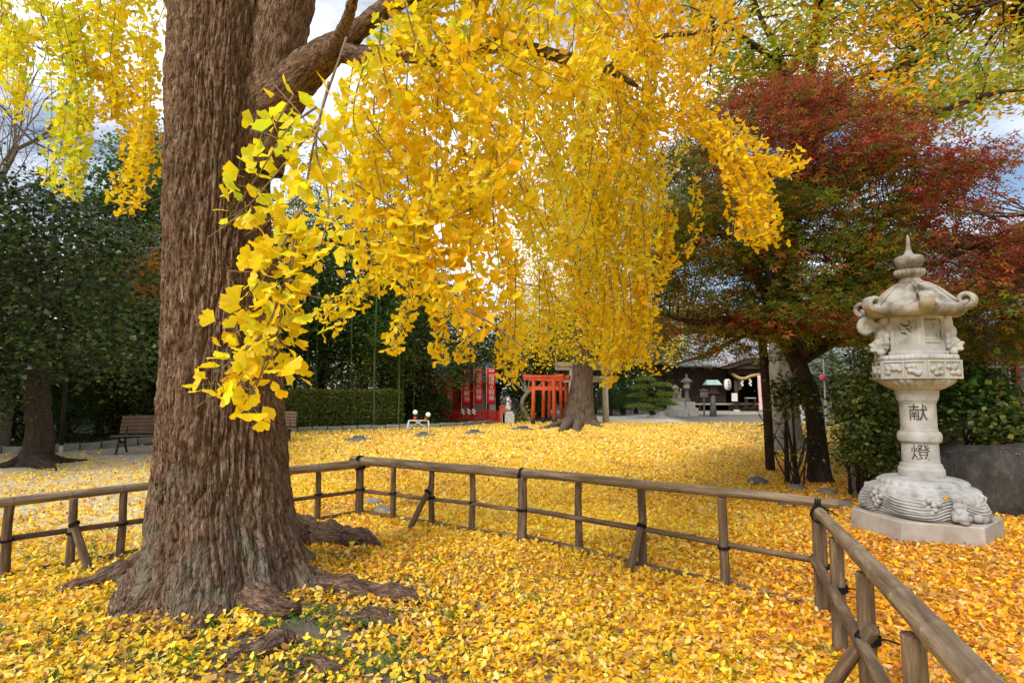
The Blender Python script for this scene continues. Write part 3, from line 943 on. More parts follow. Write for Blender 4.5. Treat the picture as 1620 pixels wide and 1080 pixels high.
def mass(poly, cnt, d0, d1, L0, L1, r_leaf, gap, per, hue, seed, slant=0.0, tw=.004):
    rg = np.random.RandomState(seed)
    xs = [q[0] for q in poly]; ys = [q[1] for q in poly]
    done = 0
    while done < cnt:
        x, y = rg.uniform(min(xs), max(xs)), rg.uniform(min(ys), max(ys))
        if not inside(poly, x, y): continue
        d = rg.uniform(d0, d1); l = rg.uniform(L0, L1)
        e = P(x, y, d)
        j = rg.normal(size=3) * l * .22; j[2] = abs(j[2]) * .3
        s = e + np.array([slant * rg.normal() * l, rg.normal() * (.1 + .4 * slant) * l, l * (1 if not slant else rg.uniform(.25, 1))]) + j * [1, 1, 0]
        sxp, syp = px_of(s[None])
        if slant and not (min(xs) - 10 < sxp[0] < max(xs) + 10 and inside(poly, min(max(sxp[0], min(xs) + 5), max(xs) - 5), max(syp[0], min(ys) + 3))): continue
        m = (e + s) / 2 + rg.normal(size=3) * l * .07
        hh = hue(x, y) if callable(hue) else hue
        strand([s, m, e], r_leaf, gap, per, np.clip(hh + rg.normal() * .13, 0, 1), rg, tw)
        done += 1


def hue_c(x, y): return .60 - .45 * max(0, min(1, (650 - x) / 200)) * max(0, min(1, (300 - y) / 250)) + .1 * (x > 950)


mass([(585, 20), (840, 20), (850, 400), (800, 520), (745, 540), (690, 510), (640, 450), (590, 420), (545, 370), (510, 300), (520, 210), (570, 130)], 72, 2.6, 3.9, .35, .75, .037, .036, 4, hue_c, 31, .45)
mass([(590, -60), (1000, -60), (1040, 280), (1000, 400), (900, 440), (800, 450), (700, 440), (640, 400), (570, 300), (545, 200), (590, 110)], 105, 3.4, 5.2, .5, 1.1, .038, .044, 4, hue_c, 32, .3)
mass([(600, -40), (1000, -40), (1000, 160), (760, 190), (640, 170)], 40, 2.8, 3.4, .35, .7, .037, .04, 4, hue_c, 38, .5)
mass([(835, 230), (1050, 150), (1072, 330), (1045, 470), (1032, 560), (985, 585), (930, 585), (900, 520), (862, 540), (838, 470)], 108, 5.0, 6.8, .9, 1.8, .040, .046, 4, .58, 33)
mass([(900, -80), (1210, -80), (1185, 50), (1150, 130), (1090, 220), (1050, 240), (940, 200)], 75, 4.2, 6.0, .6, 1.1, .042, .05, 4, .85, 34, .5)
mass([(-80, -90), (266, -90), (262, 90), (235, 150), (180, 120), (120, 130), (60, 110), (-80, 90)], 88, 4.6, 6.3, .5, 1.0, .042, .05, 4, lambda x, y: .30 + .25 * (x > 150), 35, .5)
mass([(-300, -90), (-80, -90), (-80, 200), (-300, 160)], 20, 4.6, 6.3, .6, 1.2, .042, .06, 4, .4, 36)
mass([(-200, -520), (1300, -520), (1300, -60), (-200, -60)], 70, 3.2, 7.0, .6, 1.4, .044, .07, 4, .6, 37)
rg = np.random.RandomState(55)
for pp, hue, rep, jit in (
        ([(1085, 165, 5.0), (1150, 225, 5.0), (1195, 300, 5.0), (1222, 378, 5.0)], .8, 7, 13), ([(1090, 190, 5.1), (1170, 245, 5.0), (1262, 262, 4.9)], .85, 5, 9),
        ([(1140, 220, 5.0), (1180, 290, 5.0), (1180, 375, 4.95)], .75, 5, 12), ([(1090, 150, 5.2), (1140, 190, 5.1), (1205, 225, 5.0)], .85, 3, 10), ([(1190, 260, 4.9), (1212, 330, 4.9), (1205, 380, 4.9)], .8, 4, 12),
        ([(95, 10, 5.0), (118, 150, 5.0), (104, 300, 4.95)], .25, 8, 15), ([(160, 90, 5.2), (222, 210, 5.1), (198, 318, 5.0)], .72, 5, 10), ([(238, 60, 5.2), (240, 170, 5.1), (222, 262, 5.1)], .6, 4, 10),
        ([(48, 30, 5.2), (46, 100, 5.2), (40, 170, 5.2)], .35, 4, 14), ([(180, 30, 5.2), (172, 110, 5.1), (180, 180, 5.1)], .5, 4, 12), ([(215, 120, 5.3), (160, 170, 5.2), (100, 190, 5.2)], .65, 3, 9), ([(10, 20, 5), (5, 80, 5), (0, 130, 5)], .4, 4, 14),
        ([(660, 390, 3.6), (590, 445, 3.6), (505, 506, 3.6)], .55, 5, 8), ([(655, 400, 3.7), (642, 490, 3.7), (613, 556, 3.7)], .66, 4, 5), ([(690, 440, 3.8), (696, 570, 3.8)], .66, 3, 5), ([(742, 440, 3.8), (736, 566, 3.8)], .7, 3, 5),
        ([(806, 400, 3.9), (808, 500, 3.9), (800, 600, 3.9)], .66, 4, 6), ([(590, 200, 3.7), (578, 300, 3.7), (580, 420, 3.7)], .6, 3, 7), ([(535, 250, 3.5), (532, 330, 3.5), (540, 400, 3.5)], .55, 2, 8),
        ([(858, 430, 5.2), (862, 500, 5.2), (857, 545, 5.2)], .66, 3, 6), ([(1058, 330, 5.3), (1055, 400, 5.3), (1046, 440, 5.3)], .8, 3, 8), ([(965, 430, 5), (975, 520, 5), (965, 592, 5)], .7, 5, 14), ([(1010, 430, 5), (1015, 520, 5), (1005, 582, 5)], .72, 5, 12)):
    for q in range(rep):
        o_ = rg.normal(size=2) * jit; dz = rg.normal() * .18
        pts = [P(a + o_[0] + rg.normal() * 3, b + o_[1] * (.5 + .5 * (i == len(pp) - 1)), d + dz) for i, (a, b, d) in enumerate(pp)]
        strand(pts, .040 if pp[0][2] > 4.5 else .036, .042, 4, hue, rg, .004)
for q in GL: GL[q] = np.concatenate(GL[q])
Rm = orient(GL['dir'], GL['up'], np.random.RandomState(1))
foot = GL['pos']
dep = foot[:, 1]
px_ = 810 + foot[:, 0] / foot[:, 1] * 900
near = np.argsort(dep + 9 * ((px_ < -20) | (px_ > 1640)))[:300]
isn = np.zeros(len(dep), bool); isn[near] = True
m_gleaf1 = leafmat('ginkgo leaf single', trans=.42, gloss=.3, rough=.42, rand=True)
_lm = []
for q, (c_, f_, h_) in enumerate(((.18, .10, 60), (-.15, .22, 66), (.30, -.08, 56), (.05, .30, 63), (-.28, .05, 58))):
    _T, _F = fan_leaf(13, (.35, .7, 1.0), half=R(h_), curl=c_, fold=f_, seed=q + 3, petiole=.95)
    _lm.append(raw_mesh('leaf', _T, _F, m_gleaf1, True, leaf_tone(_T, .95)))
gro = np.array(GINKGO.location)
for q, i in enumerate(near):
    o = bpy.data.objects.new('leaf', _lm[q % 5]); COL.objects.link(o); o.parent = GINKGO; o.color = (*GL['col'][i], 1)
    M4 = np.eye(4); M4[:3, :3] = Rm[i] * GL['s'][i]; M4[:3, 3] = foot[i] - gro
    o.matrix_local = Matrix(M4.tolist())
VV, FF, CC, vo_ = [], [], [], 0
vr = np.random.RandomState(2).randint(0, 3, len(dep))
for lo, hi, tmpl in ((0, 3.0, [fan_leaf(7, (.6, 1.0), curl=c_, fold=f_, seed=q) for q, (c_, f_) in enumerate(((.2, .1), (-.18, .22), (.05, .3)))]),
                     (3.0, 99, [fan_leaf(5, (1.0,), curl=c_, fold=f_, seed=q) for q, (c_, f_) in enumerate(((.2, .1), (-.18, .22), (.05, .3)))])):
    for v_ in range(3):
        sel = (~isn) & (dep >= lo) & (dep < hi) & (vr == v_)
        T, F = tmpl[v_]
        V, f = scatter(T, F, foot[sel], Rm[sel], GL['s'][sel])
        VV.append(V); FF.append(f + vo_); vo_ += len(V); CC.append((GL['col'][sel][:, None] * leaf_tone(T, .9)[None]).reshape(-1, 3))
props(mk('crown', np.concatenate(VV), np.concatenate(FF), m_gleaf, GINKGO, False, np.concatenate(CC)), kind='stuff')
props(far_twigs.build('twigs', m_twig, GINKGO), kind='stuff')
print('ginkgo leaves', len(dep))

# ================================================================== other trees
m_leaf = leafmat('broad leaf', trans=.42, gloss=.28, rough=.42)
m_maple = leafmat('maple leaf', trans=.48, gloss=.2, rough=.5)
m_dark = surf('dark bark', [(.3, (.022, .016, .012)), (.7, (.075, .055, .042))], scale=9, rough=.95, bump=.6, stretch=(2, 2, .5), use_tc=True, dist=.02, spec=.1)
m_grey = surf('pale grey bark', [(.3, (.13, .115, .095)), (.55, (.24, .215, .18)), (.8, (.33, .31, .27))], scale=5, rough=.9, bump=.5, stretch=(2, 2, .8), use_tc=True, dist=.02, spec=.1)
STAR, RHOMB, LONG = star_leaf(), rhomb_leaf(), rhomb_leaf(.2, .06)


def simple_limb(name, pts, r, mat, parent, n=8, m=16, wob=.0):
    q = spline(np.column_stack([np.asarray(pts), r]), m)
    V, F, T = tube(q[:, :3], np.maximum(q[:, 3], .003), n, False)
    V = V + .12 * np.repeat(np.maximum(q[:, 3], .003), n)[:, None] * noise(V * 5)[:, None] * nrm(V - np.repeat(q[:, :3], n, 0))
    return mk(name, V, F, mat, parent, True, None, T)


def clumps(rg, cen, per, rad, flat, size, tmpl, colf, level=.6):
    """leaves gathered round clump centres; returns V, F, C"""
    n = len(cen) * per
    c = np.repeat(cen, per, 0)
    o = rg.normal(size=(n, 3)) * rad * np.array([1, 1, flat])
    pos = c + o
    a = rg.uniform(0, 2 * math.pi, n)
    d = np.stack([np.cos(a), np.sin(a), rg.normal(size=n) * .4 - .25], -1)
    Rm = orient(d, np.tile([0, 0, 1.0], (n, 1)), rg, level)
    V, F = scatter(tmpl[0], tmpl[1], pos, Rm, size * np.clip(rg.normal(1, .32, n), .4, 1.8))
    return V, F, np.repeat(colf(pos, np.repeat(np.arange(len(cen)), per)), len(tmpl[0]), 0)


def px_of(p):
    f = np.array([0, _c, _s]); u = np.array([0, -_s, _c])
    q = p - np.array([0, 0, EYE]); z = q @ f
    return 810 + FPX * q[:, 0] / z, 540 - FPX * (q @ u) / z


def in_poly(rg, poly, n, d0, d1):
    xs = [q[0] for q in poly]; ys = [q[1] for q in poly]; r = []
    while len(r) < n:
        x, y = rg.uniform(min(xs), max(xs)), rg.uniform(min(ys), max(ys))
        if inside(poly, x, y): r.append(P(x, y, rg.uniform(d0, d1)))
    return np.array(r)


# ---- the red maple beside the stone lantern
g = G(1293, 762)
MAPLE = thing('maple_tree', 'Japanese maple turning red and green with a dark leaning trunk behind the stone lantern', 'tree', (g[0], g[1], 0))
dM = g[1]
tp = [P(1300, 775, dM), P(1295, 740, dM), P(1291, 680, dM), P(1283, 630, dM), P(1262, 575, dM - .1), P(1236, 520, dM - .2)]
barky('trunk', np.array(tp), np.array([.25, .18, .15, .145, .14, .13]), MAPLE, m_dark, 24, 70, .5, 2.0)
top = tp[-1]; mid = tp[-2]
hubs = []
for pts, r in (([top, P(1205, 450, 9.0), P(1150, 380, 8.7), P(1105, 320, 8.5), P(1080, 250, 8.4)], [.13, .09, .06, .035, .01]),
               ([top, P(1245, 430, 9.2), P(1262, 330, 9.4), P(1290, 230, 9.7), P(1310, 150, 10)], [.13, .085, .06, .04, .01]),
               ([mid, P(1290, 480, 9.2), P(1345, 420, 9.0), P(1400, 350, 8.9), P(1450, 260, 9.0)], [.12, .09, .065, .04, .01]),
               ([mid, P(1330, 480, 9.3), P(1420, 440, 9.2), P(1520, 400, 9.0), P(1640, 340, 9.0)], [.11, .08, .06, .04, .012]),
               ([mid, P(1360, 520, 9.6), P(1460, 490, 9.8), P(1560, 450, 9.6), P(1680, 400, 9.4)], [.09, .07, .055, .035, .012]),
               ([top, P(1190, 500, 8.7), P(1120, 510, 8.2), P(1075, 505, 8.0), P(1035, 490, 7.9)], [.09, .06, .045, .03, .01]),
               ([top, P(1225, 470, 8.5), P(1200, 350, 8.0), P(1195, 250, 7.9), P(1185, 180, 7.9)], [.09, .06, .045, .03, .01]),
               ([mid, P(1300, 540, 9.0), P(1380, 520, 8.6), P(1460, 530, 8.4), P(1580, 500, 8.2)], [.07, .05, .04, .03, .01]),
               ([top, P(1180, 530, 8.8), P(1120, 560, 8.6), P(1070, 575, 8.5)], [.06, .04, .03, .01])):
    simple_limb('limb', pts, r, m_dark, MAPLE, 9, 26)
    hubs.append(spline(np.array(pts), 14)[3:])
hubs = np.concatenate(hubs)
rg = np.random.RandomState(71)
mp_poly = [(1035, 300), (1075, 200), (1170, 150), (1290, 118), (1370, 150), (1440, 205), (1500, 245), (1530, 300), (1565, 355), (1620, 355), (1740, 330), (1760, 520), (1640, 590), (1500, 560), (1400, 560), (1330, 520), (1260, 520), (1200, 575), (1150, 600), (1090, 595), (1030, 560), (1020, 420)]
cen = in_poly(rg, mp_poly, 620, 7.7, 11.4)
hole = fbm(cen * .75, 3)
cen = cen[hole < .20]
_x, _y = px_of(cen)
cen = cen[~((_x > 1085) & (_x < 1200) & (_y > 520) & (rg.uniform(size=len(_x)) < .8)) & ~((_x < 1085) & (_y > 548)) & ~((_y > 545) & (_x < 1300) & (rg.uniform(size=len(_x)) < .6))]
low = np.concatenate([np.column_stack([rg.uniform(1150, 1385, 18), rg.normal(505, 9, 18)]), np.column_stack([rg.uniform(1500, 1595, 6), rg.uniform(240, 275, 6)])])
cen = np.concatenate([cen, [P(x, y, rg.uniform(7.6, 8.6)) for x, y in low]])


def maple_col(pos, ci):
    x, y = px_of(pos); n = len(pos)
    t = .80 * sstep(380, 170, y) * sstep(1060, 1180, x) + .75 * sstep(1400, 1500, x) * sstep(540, 420, y) + .55 * sstep(35, 5, abs(y - 508)) * (x < 1400) + .9 * noise(pos * .9) + .22 * rg.normal(size=n)
    red = pick(rg, n, [(3, (.22, .040, .028)), (1.6, (.31, .050, .032)), (2, (.33, .12, .028)), (.8, (.14, .026, .02)), (1.8, (.17, .13, .022))], .2)
    grn = pick(rg, n, [(3, (.13, .18, .022)), (1.8, (.22, .18, .022)), (1.0, (.32, .18, .02)), (.8, (.09, .14, .02)), (.6, (.36, .11, .022))], .2)
    return np.where((t > .42)[:, None], red, grn)


V, F, C = clumps(rg, cen, 125, .28, .36, .086, STAR, maple_col, .42)
props(mk('crown', V, F, m_maple, MAPLE, False, C), kind='stuff')
tw = MB()
for c_ in cen:
    h = hubs[np.argmin(((hubs - c_) ** 2).sum(1) + rg.uniform(0, .6, len(hubs)))]
    m_ = (h + c_) / 2 + rg.normal(size=3) * .1
    tw.tube(spline(np.array([h, m_, c_]), 6), np.linspace(.014, .004, 6), 4, False)
props(tw.build('twigs', m_dark, MAPLE), kind='stuff')

# ---- tall yellow-green tree behind the maple, pale trunk
g = G(1243, 712)
TALL = thing('tall_tree', 'tall tree with pale grey trunk and yellow green leaves rising behind the red maple', 'tree', (g[0], g[1], 0))
dT = g[1]
barky('trunk', np.array([P(1246, 716, dT), P(1243, 690, dT), P(1240, 630, dT), P(1238, 560, dT), P(1245, 420, dT), P(1260, 250, dT), P(1275, 130, dT)]), np.array([.62, .42, .34, .32, .28, .22, .16]), TALL, m_grey, 26, 70, .5, 5)
hubs = []
t_ = P(1262, 235, dT)
for pts, r in (([t_, P(1230, 110, 13), P(1190, 70, 12.5), P(1130, 30, 12)], [.14, .10, .07, .02]), ([t_, P(1330, 140, 13), P(1420, 110, 12.5), P(1500, 60, 12)], [.15, .11, .08, .02]),
               ([t_, P(1380, 170, 12.5), P(1470, 180, 12), P(1560, 150, 11.8), P(1640, 140, 11.5)], [.12, .10, .07, .05, .02]), ([t_, P(1290, 60, 13.5), P(1300, -60, 13.5), P(1330, -200, 13.5)], [.16, .12, .10, .03]),
               ([P(1420, 110, 12.5), P(1480, 40, 12), P(1560, 10, 12), P(1620, -10, 12)], [.07, .05, .04, .02]), ([t_, P(1250, 130, 12.8), P(1200, 20, 12.4), P(1180, -60, 12)], [.09, .07, .05, .02])):
    simple_limb('limb', pts, r, m_dark, TALL, 9, 22); hubs.append(spline(np.array(pts), 12)[2:])
hubs = np.concatenate(hubs)
rg = np.random.RandomState(72)
cen = in_poly(rg, [(1060, -160), (1740, -160), (1700, 110), (1640, 150), (1560, 160), (1550, 185), (1480, 195), (1400, 185), (1330, 150), (1230, 170), (1120, 180), (1070, 120)], 430, 11.5, 15)
cen = cen[fbm(cen * .55, 3) < .2]


def tall_col(pos, ci):
    n = len(pos); t = noise(pos * .45 + 4) * 1.6 + .12 * rg.normal(size=n) + .15
    yel = pick(rg, n, [(3, (.84, .50, .02)), (2, (.80, .38, .015)), (2.5, (.62, .52, .04)), (.6, (.5, .22, .02))], .15)
    grn = pick(rg, n, [(3, (.38, .44, .04)), (2, (.24, .34, .04)), (1.5, (.60, .52, .05))], .15)
    return np.where((t > .12)[:, None], yel, grn)


V, F, C = clumps(rg, cen, 100, .42, .55, .17, LONG, tall_col, .6)
props(mk('crown', V, F, leafmat('yellowing leaf', trans=.62, gloss=.2, rough=.5), TALL, False, C), kind='stuff')
tw = MB()
for c_ in cen:
    h = hubs[np.argmin(((hubs - c_) ** 2).sum(1))]
    tw.tube(spline(np.array([h, (h + c_) / 2 + rg.normal(size=3) * .15, c_]), 6), np.linspace(.025, .006, 6), 4, False)
props(tw.build('twigs', m_dark, TALL), kind='stuff')

# ---- second ginkgo by the torii
g = G(918, 671)
m_gk2 = surf('grey brown ginkgo bark', [(.3, (.07, .05, .036)), (.55, (.15, .11, .082)), (.8, (.24, .19, .15))], scale=6, rough=.92, bump=.8, stretch=(2, 2, .5), use_tc=True, dist=.04, spec=.1)
GK2 = thing('ginkgo_tree', 'second ginkgo with grey trunk standing between the red and the stone torii', 'tree', (g[0], g[1], 0))
d2 = g[1]
barky('trunk', np.array([P(918, 680, d2), P(917, 664, d2), P(918, 640, d2), P(921, 600, d2), P(922, 540, d2), P(922, 440, d2), P(920, 300, d2), P(920, 150, d2)]), np.array([1.1, .78, .60, .47, .40, .36, .28, .12]), GK2, m_gk2, 40, 90, 1.2, 3)
for pix, r in (([(905, 668), (885, 674), (868, 678), (845, 680)], [.3, .2, .12, .03]), ([(930, 668), (942, 674), (952, 677)], [.3, .16, .05]), ([(900, 672), (893, 680), (885, 684)], [.3, .2, .05]), ([(915, 674), (912, 681), (918, 685)], [.25, .15, .05])):
    pts = np.array([G(*q) for q in pix]); pts[:, 2] = np.array(r) * .3
    simple_limb('root', pts, r, m_gk2, GK2, 8, 16)
rg = np.random.RandomState(73)
cen = []
for q in range(215):
    a = rg.uniform(0, 2 * math.pi); rr_ = rg.uniform(.6, 4.2); zt = rg.uniform(4.6, 12.5) - .25 * rr_
    x, y = g[0] + rr_ * math.cos(a), g[1] + rr_ * math.sin(a)
    l = rg.uniform(1.2, 3.4)
    for v_ in np.linspace(0, 1, 7): cen.append((x + rg.normal() * .12, y + rg.normal() * .12, max(zt - l * v_, 2.5 + 1.2 * rg.rand())))
cen = np.array(cen)
V, F, C = clumps(rg, cen, 22, .19, 1.2, .085, rhomb_leaf(.55, .15), lambda p, ci: pick(rg, len(p), [(3, GOLD), (3, YELL), (2, LEMO), (1, (.6, .5, .02))]), 1.0)
props(mk('crown', V, F, m_gleaf, GK2, False, C), kind='stuff')
tw = MB()
for q in range(18):
    a = rg.uniform(0, 2 * math.pi); z0 = rg.uniform(4, 10)
    s_ = np.array([g[0], g[1], z0]); e_ = s_ + np.array([math.cos(a) * 3.5, math.sin(a) * 3.5, rg.uniform(.3, 1.6)])
    tw.tube(spline(np.array([s_, (s_ + e_) / 2 + [0, 0, .5], e_]), 8), np.linspace(.12, .02, 8), 5, False)
props(tw.build('limbs', m_grey, GK2), kind='stuff')

# ---- evergreen and other background trees, from a few patterns
DG = [(4, (.058, .084, .016)), (3, (.090, .122, .024)), (2, (.028, .046, .011)), (1.8, (.15, .175, .036)), (.7, (.20, .165, .035))]
MG = [(3, (.045, .100, .020)), (3, (.065, .125, .025)), (1.5, (.025, .06, .015)), (1, (.10, .16, .03))]
LG = [(3, (.10, .17, .03)), (2, (.15, .22, .04)), (2, (.06, .12, .025))]
BR = [(3, (.09, .11, .025)), (2, (.10, .085, .025)), (1.5, (.035, .05, .015)), (1, (.16, .09, .02))]


def proto(seed, pal, H=8.0, RX=2.6, z0=1.6, ncl=150, per=75, size=.12, rad=.42, tmpl=RHOMB, taper=0.0):
    """mesh data of a tree of height H: (trunk, crown)"""
    rg = np.random.RandomState(seed)
    q = nrm(rg.normal(size=(ncl, 3))) * rg.uniform(.25, 1, (ncl, 1)) ** .45
    cen = q * np.array([RX, RX, (H - z0) / 2]) + np.array([0, 0, (H + z0) / 2])
    u = (cen[:, 2] - z0) / (H - z0)
    cen[:, :2] *= (1 - taper * u)[:, None]
    cen += rg.normal(size=cen.shape) * .25
    tone = np.clip(rg.normal(1, .22, ncl), .5, 1.6)
    V, F, C = clumps(rg, cen, per, rad, .75, size, tmpl, lambda p, ci: np.clip(pick(rg, len(p), pal, .2) * tone[ci][:, None], .003, .9), .9)
    crown = raw_mesh('crown', V, F, m_leaf, False, C)
    mb = MB()
    mb.tube(spline(np.array([(0, 0, -.1), (.03, .02, .4), (.1, 0, H * .4), (0, .1, H * .85)]), 12), np.linspace(.2, .04, 12), 9)
    for k_ in range(22):
        z = rg.uniform(z0 * .8, H * .7); e = cen[rg.randint(ncl)]
        mb.tube(spline(np.array([(0.05, 0, z), (e * [.5, .5, 0] + [0, 0, (z + e[2]) / 2]), e]), 6), np.linspace(.06, .01, 6), 5, False)
    trunk = raw_mesh('trunk', np.concatenate(mb.V), mb.F, m_dark, True, None, np.concatenate(mb.T))
    return trunk, crown


PR = {'dark': proto(101, DG), 'dark2': proto(102, DG, 9, 2.2, 1.0, 170, 70, .11), 'mid': proto(103, [(3, (.07, .14, .03)), (3, (.10, .17, .035)), (1.5, (.04, .08, .02)), (1, (.15, .20, .04))], 9, 2.0, 1.2, 200, 85, .11, .34, RHOMB, .5), 'light': proto(104, LG, 8, 2.4, 1.2, 130, 70, .12),
      'brown': proto(105, BR, 8, 2.6, 1.3, 150, 75, .10), 'low': proto(106, DG, 3.0, 1.6, .25, 110, 90, .075, .25), 'lowm': proto(107, MG, 3.0, 1.5, .2, 110, 90, .07, .24)}


def plant_tree(name, kind, x, y, sx, sz, rz, label, group=None, cat='tree'):
    t = thing(name, label, cat, (x, y, 0), group)
    t.scale = (sx, sx, sz); t.rotation_euler = (0, 0, rz)
    for me in PR[kind]:
        o = bpy.data.objects.new(me.name.split('.')[0], me); COL.objects.link(o); o.parent = t
    return t


def pxx(px, d): return (px - 810) / 900 * d


TREES = [
    ('dark', -60, 13.5, 1.15, .72, 'dark evergreen at the far left edge behind the leaning trunk'),
    ('brown', 20, 17.5, 1.2, .80, 'brownish green bushy tree behind the dark evergreen on the left'),
    ('dark2', 110, 19.0, 1.25, .78, 'dense dark tree between the bench and the left evergreen'),
    ('mid', 195, 17.5, 1.0, 1.05, 'slender mid green conifer close beside the big trunk'),
    ('mid', 250, 22.0, 1.35, 1.25, 'tall green conifer half hidden by the big trunk'),
    ('dark2', 320, 20.0, 1.2, .95, 'dark evergreen hidden behind the big trunk'),
    ('dark', -150, 20, 1.3, 1.0, 'dark evergreen beyond the left edge of the yard'),
    ('dark', 400, 25, 1.5, 1.15, 'dark evergreen right behind the big ginkgo trunk'),
    ('dark2', 505, 29, 1.7, 1.25, 'dark tree behind the bamboo, near the hedge start'),
    ('dark', 580, 33, 1.7, 1.35, 'dark tree behind the bamboo, above the hedge middle'),
    ('mid', 640, 31, 1.6, 1.05, 'green tree behind the bamboo, above the hedge end'),
    ('dark', 672, 25.5, .95, .62, 'dark evergreen in front of the pale green roof'),
    ('dark2', 735, 32, 1.35, .80, 'dark tree behind the red banners'),
    ('dark', 790, 29.5, 1.0, .66, 'dark evergreen overhanging the red banners'),
    ('dark2', 850, 33, 1.35, .72, 'dark evergreen behind the red torii'),
    ('mid', 905, 38, 1.5, .85, 'green tree behind the second ginkgo'),
    ('dark', 985, 37, 1.5, .92, 'dark evergreen behind the stone torii'),
    ('dark2', 1045, 43, 1.6, .95, 'dark tree left of the shrine roof'),
    ('mid', 1110, 50, 1.8, .95, 'green tree rising behind the shrine roof'),
    ('light', 1318, 30, 1.15, .62, 'light green tree beside the tiled roof, right of the maple trunk'),
    ('light', 1390, 36, 1.4, .8, 'pale green tree behind the stone lantern'),
    ('dark', 1480, 17.5, .85, .55, 'dark tree between the lantern and the tiled house'),
]
for q, (kd, px, d, sx, sz, lab) in enumerate(TREES):
    plant_tree('background_tree', kd, pxx(px, d), d, sx, sz, q * 1.7, lab, 'trees around the yard')
# far belt of trees that closes the view
belt = []
rg = np.random.RandomState(90)
for q in range(40):
    a = rg.uniform(-1.0, 1.0); d = rg.uniform(52, 75); belt.append((a * d * 1.05, d, rg.uniform(2.5, 7)))
cen = np.concatenate([np.column_stack([rg.normal(x, 2.2, 26), rg.normal(y, 1.5, 26), rg.uniform(.2, 1, 26) ** .7 * h]) for x, y, h in belt])
V, F, C = clumps(rg, cen, 26, .8, .8, .45, RHOMB, lambda p, ci: pick(rg, len(p), DG + MG, .2), 1.0)
props(mk('treeline', V, F, m_leaf, None, False, C), 'far belt of dark trees beyond the shrine yard', 'trees', kind='stuff')

# dark evergreen with a leaning trunk on the left
g = G(58, 735)
LT = thing('evergreen_tree', 'dark evergreen with a thick leaning trunk left of the bench', 'tree', (g[0], g[1], 0))
dL = g[1]
barky('trunk', np.array([P(56, 742, dL), P(58, 725, dL), P(62, 690, dL), P(60, 640, dL), P(56, 590, dL), P(60, 540, dL)]), np.array([.5, .33, .24, .22, .24, .2]), LT, m_dark, 22, 60, .6, 4)
for pix, r in (([(50, 732), (20, 738), (-20, 742)], [.22, .12, .03]), ([(70, 732), (100, 732), (138, 728)], [.2, .09, .02]), ([(62, 738), (78, 742), (88, 744)], [.2, .1, .03])):
    pts = np.array([G(*q) for q in pix]); pts[:, 2] = np.array(r) * .35
    simple_limb('root', pts, r, m_dark, LT, 8, 14)
rg = np.random.RandomState(91)
for q in ((-60, 480), (0, 400), (60, 380), (120, 430), (180, 500), (40, 470), (-30, 560), (150, 560)):
    simple_limb('limb', [P(58, 560, dL), (P(58, 540, dL) + P(*q, dL)) / 2 + rg.normal(size=3) * .2, P(*q, dL - .5 + rg.rand())], [.13, .07, .02], m_dark, LT, 7, 12)
cen = in_poly(rg, [(-260, 620), (-260, 330), (-120, 280), (0, 275), (90, 300), (170, 340), (230, 420), (240, 520), (215, 590), (150, 610), (90, 560), (40, 590), (20, 650), (-100, 660)], 300, 9.6, 13.2)
tone = np.clip(rg.normal(.75, .3, len(cen)), .35, 1.6)
V, F, C = clumps(rg, cen, 85, .30, .8, .085, RHOMB, lambda p, ci: pick(rg, len(p), [(4, (.030, .055, .012)), (3, (.050, .080, .018)), (2, (.016, .030, .008)), (1, (.09, .12, .03))], .25) * tone[ci][:, None], .9)
props(mk('crown', V, F, m_leaf, LT, False, C), kind='stuff')

# bare tree against the sky at the left
g = np.array([pxx(5, 14.5), 14.5, 0])
BT = thing('bare_tree', 'leafless tree with fine bare branches against the sky at the upper left', 'tree', g)
rg = np.random.RandomState(92)
mbt, mbb = MB(), MB()


def grow(p, d, l, r, lev, mb):
    n = 5
    q = [p]; dd = d
    for i in range(n - 1):
        dd = nrm(dd + rg.normal(size=3) * .13 + np.array([0, 0, .03])); q.append(q[-1] + dd * l / (n - 1))
    mb.tube(np.array(q), np.linspace(r, r * .6, n), 6 if lev < 2 else 4, False)
    if lev >= 5: return
    for k_ in range(4):
        i = n - 1 if k_ == 0 else rg.randint(1, n)
        nd = nrm(dd + rg.normal(size=3) * (.35 if k_ == 0 else .75))
        grow(q[i], nd, l * rg.uniform(.62, .8), r * (.62 if k_ == 0 else .45), lev + 1, mbb)


grow(g, np.array([.0, 0, 1.0]), 5.0, .24, 0, mbt)
m_pale = surf('thin grey bark', [(.3, (.10, .085, .07)), (.7, (.20, .17, .14))], scale=12, use_tc=True)
mbt.build('trunk', m_pale, BT, True)
props(mbb.build('branches', m_pale, BT), kind='stuff')
# orange maple spray behind the trunk
rg = np.random.RandomState(93)
g = np.array([pxx(255, 15), 15, 0])
OM = thing('young_maple', 'small orange leaved maple peeping out left of the big trunk', 'tree', g)
simple_limb('trunk', [g, g + [0, 0, 1.5], P(262, 520, 15), P(250, 440, 15)], [.09, .07, .05, .02], m_dark, OM)
for q in ((205, 425), (225, 400), (215, 470)):
    simple_limb('limb', [P(255, 470, 15), P((255 + q[0]) / 2, (465 + q[1]) / 2 - 4, 14.8), P(*q, 14.6)], [.03, .02, .006], m_dark, OM, 6, 8)
cen = in_poly(rg, [(188, 440), (215, 400), (255, 395), (262, 480), (225, 480), (200, 465)], 34, 14.3, 15.2)
V, F, C = clumps(rg, cen, 30, .22, .25, .07, STAR, lambda p, ci: pick(rg, len(p), [(3, (.50, .14, .01)), (2, (.40, .20, .015)), (1, (.20, .12, .015))]), .35)
props(mk('crown', V, F, m_maple, OM, False, C), kind='stuff')

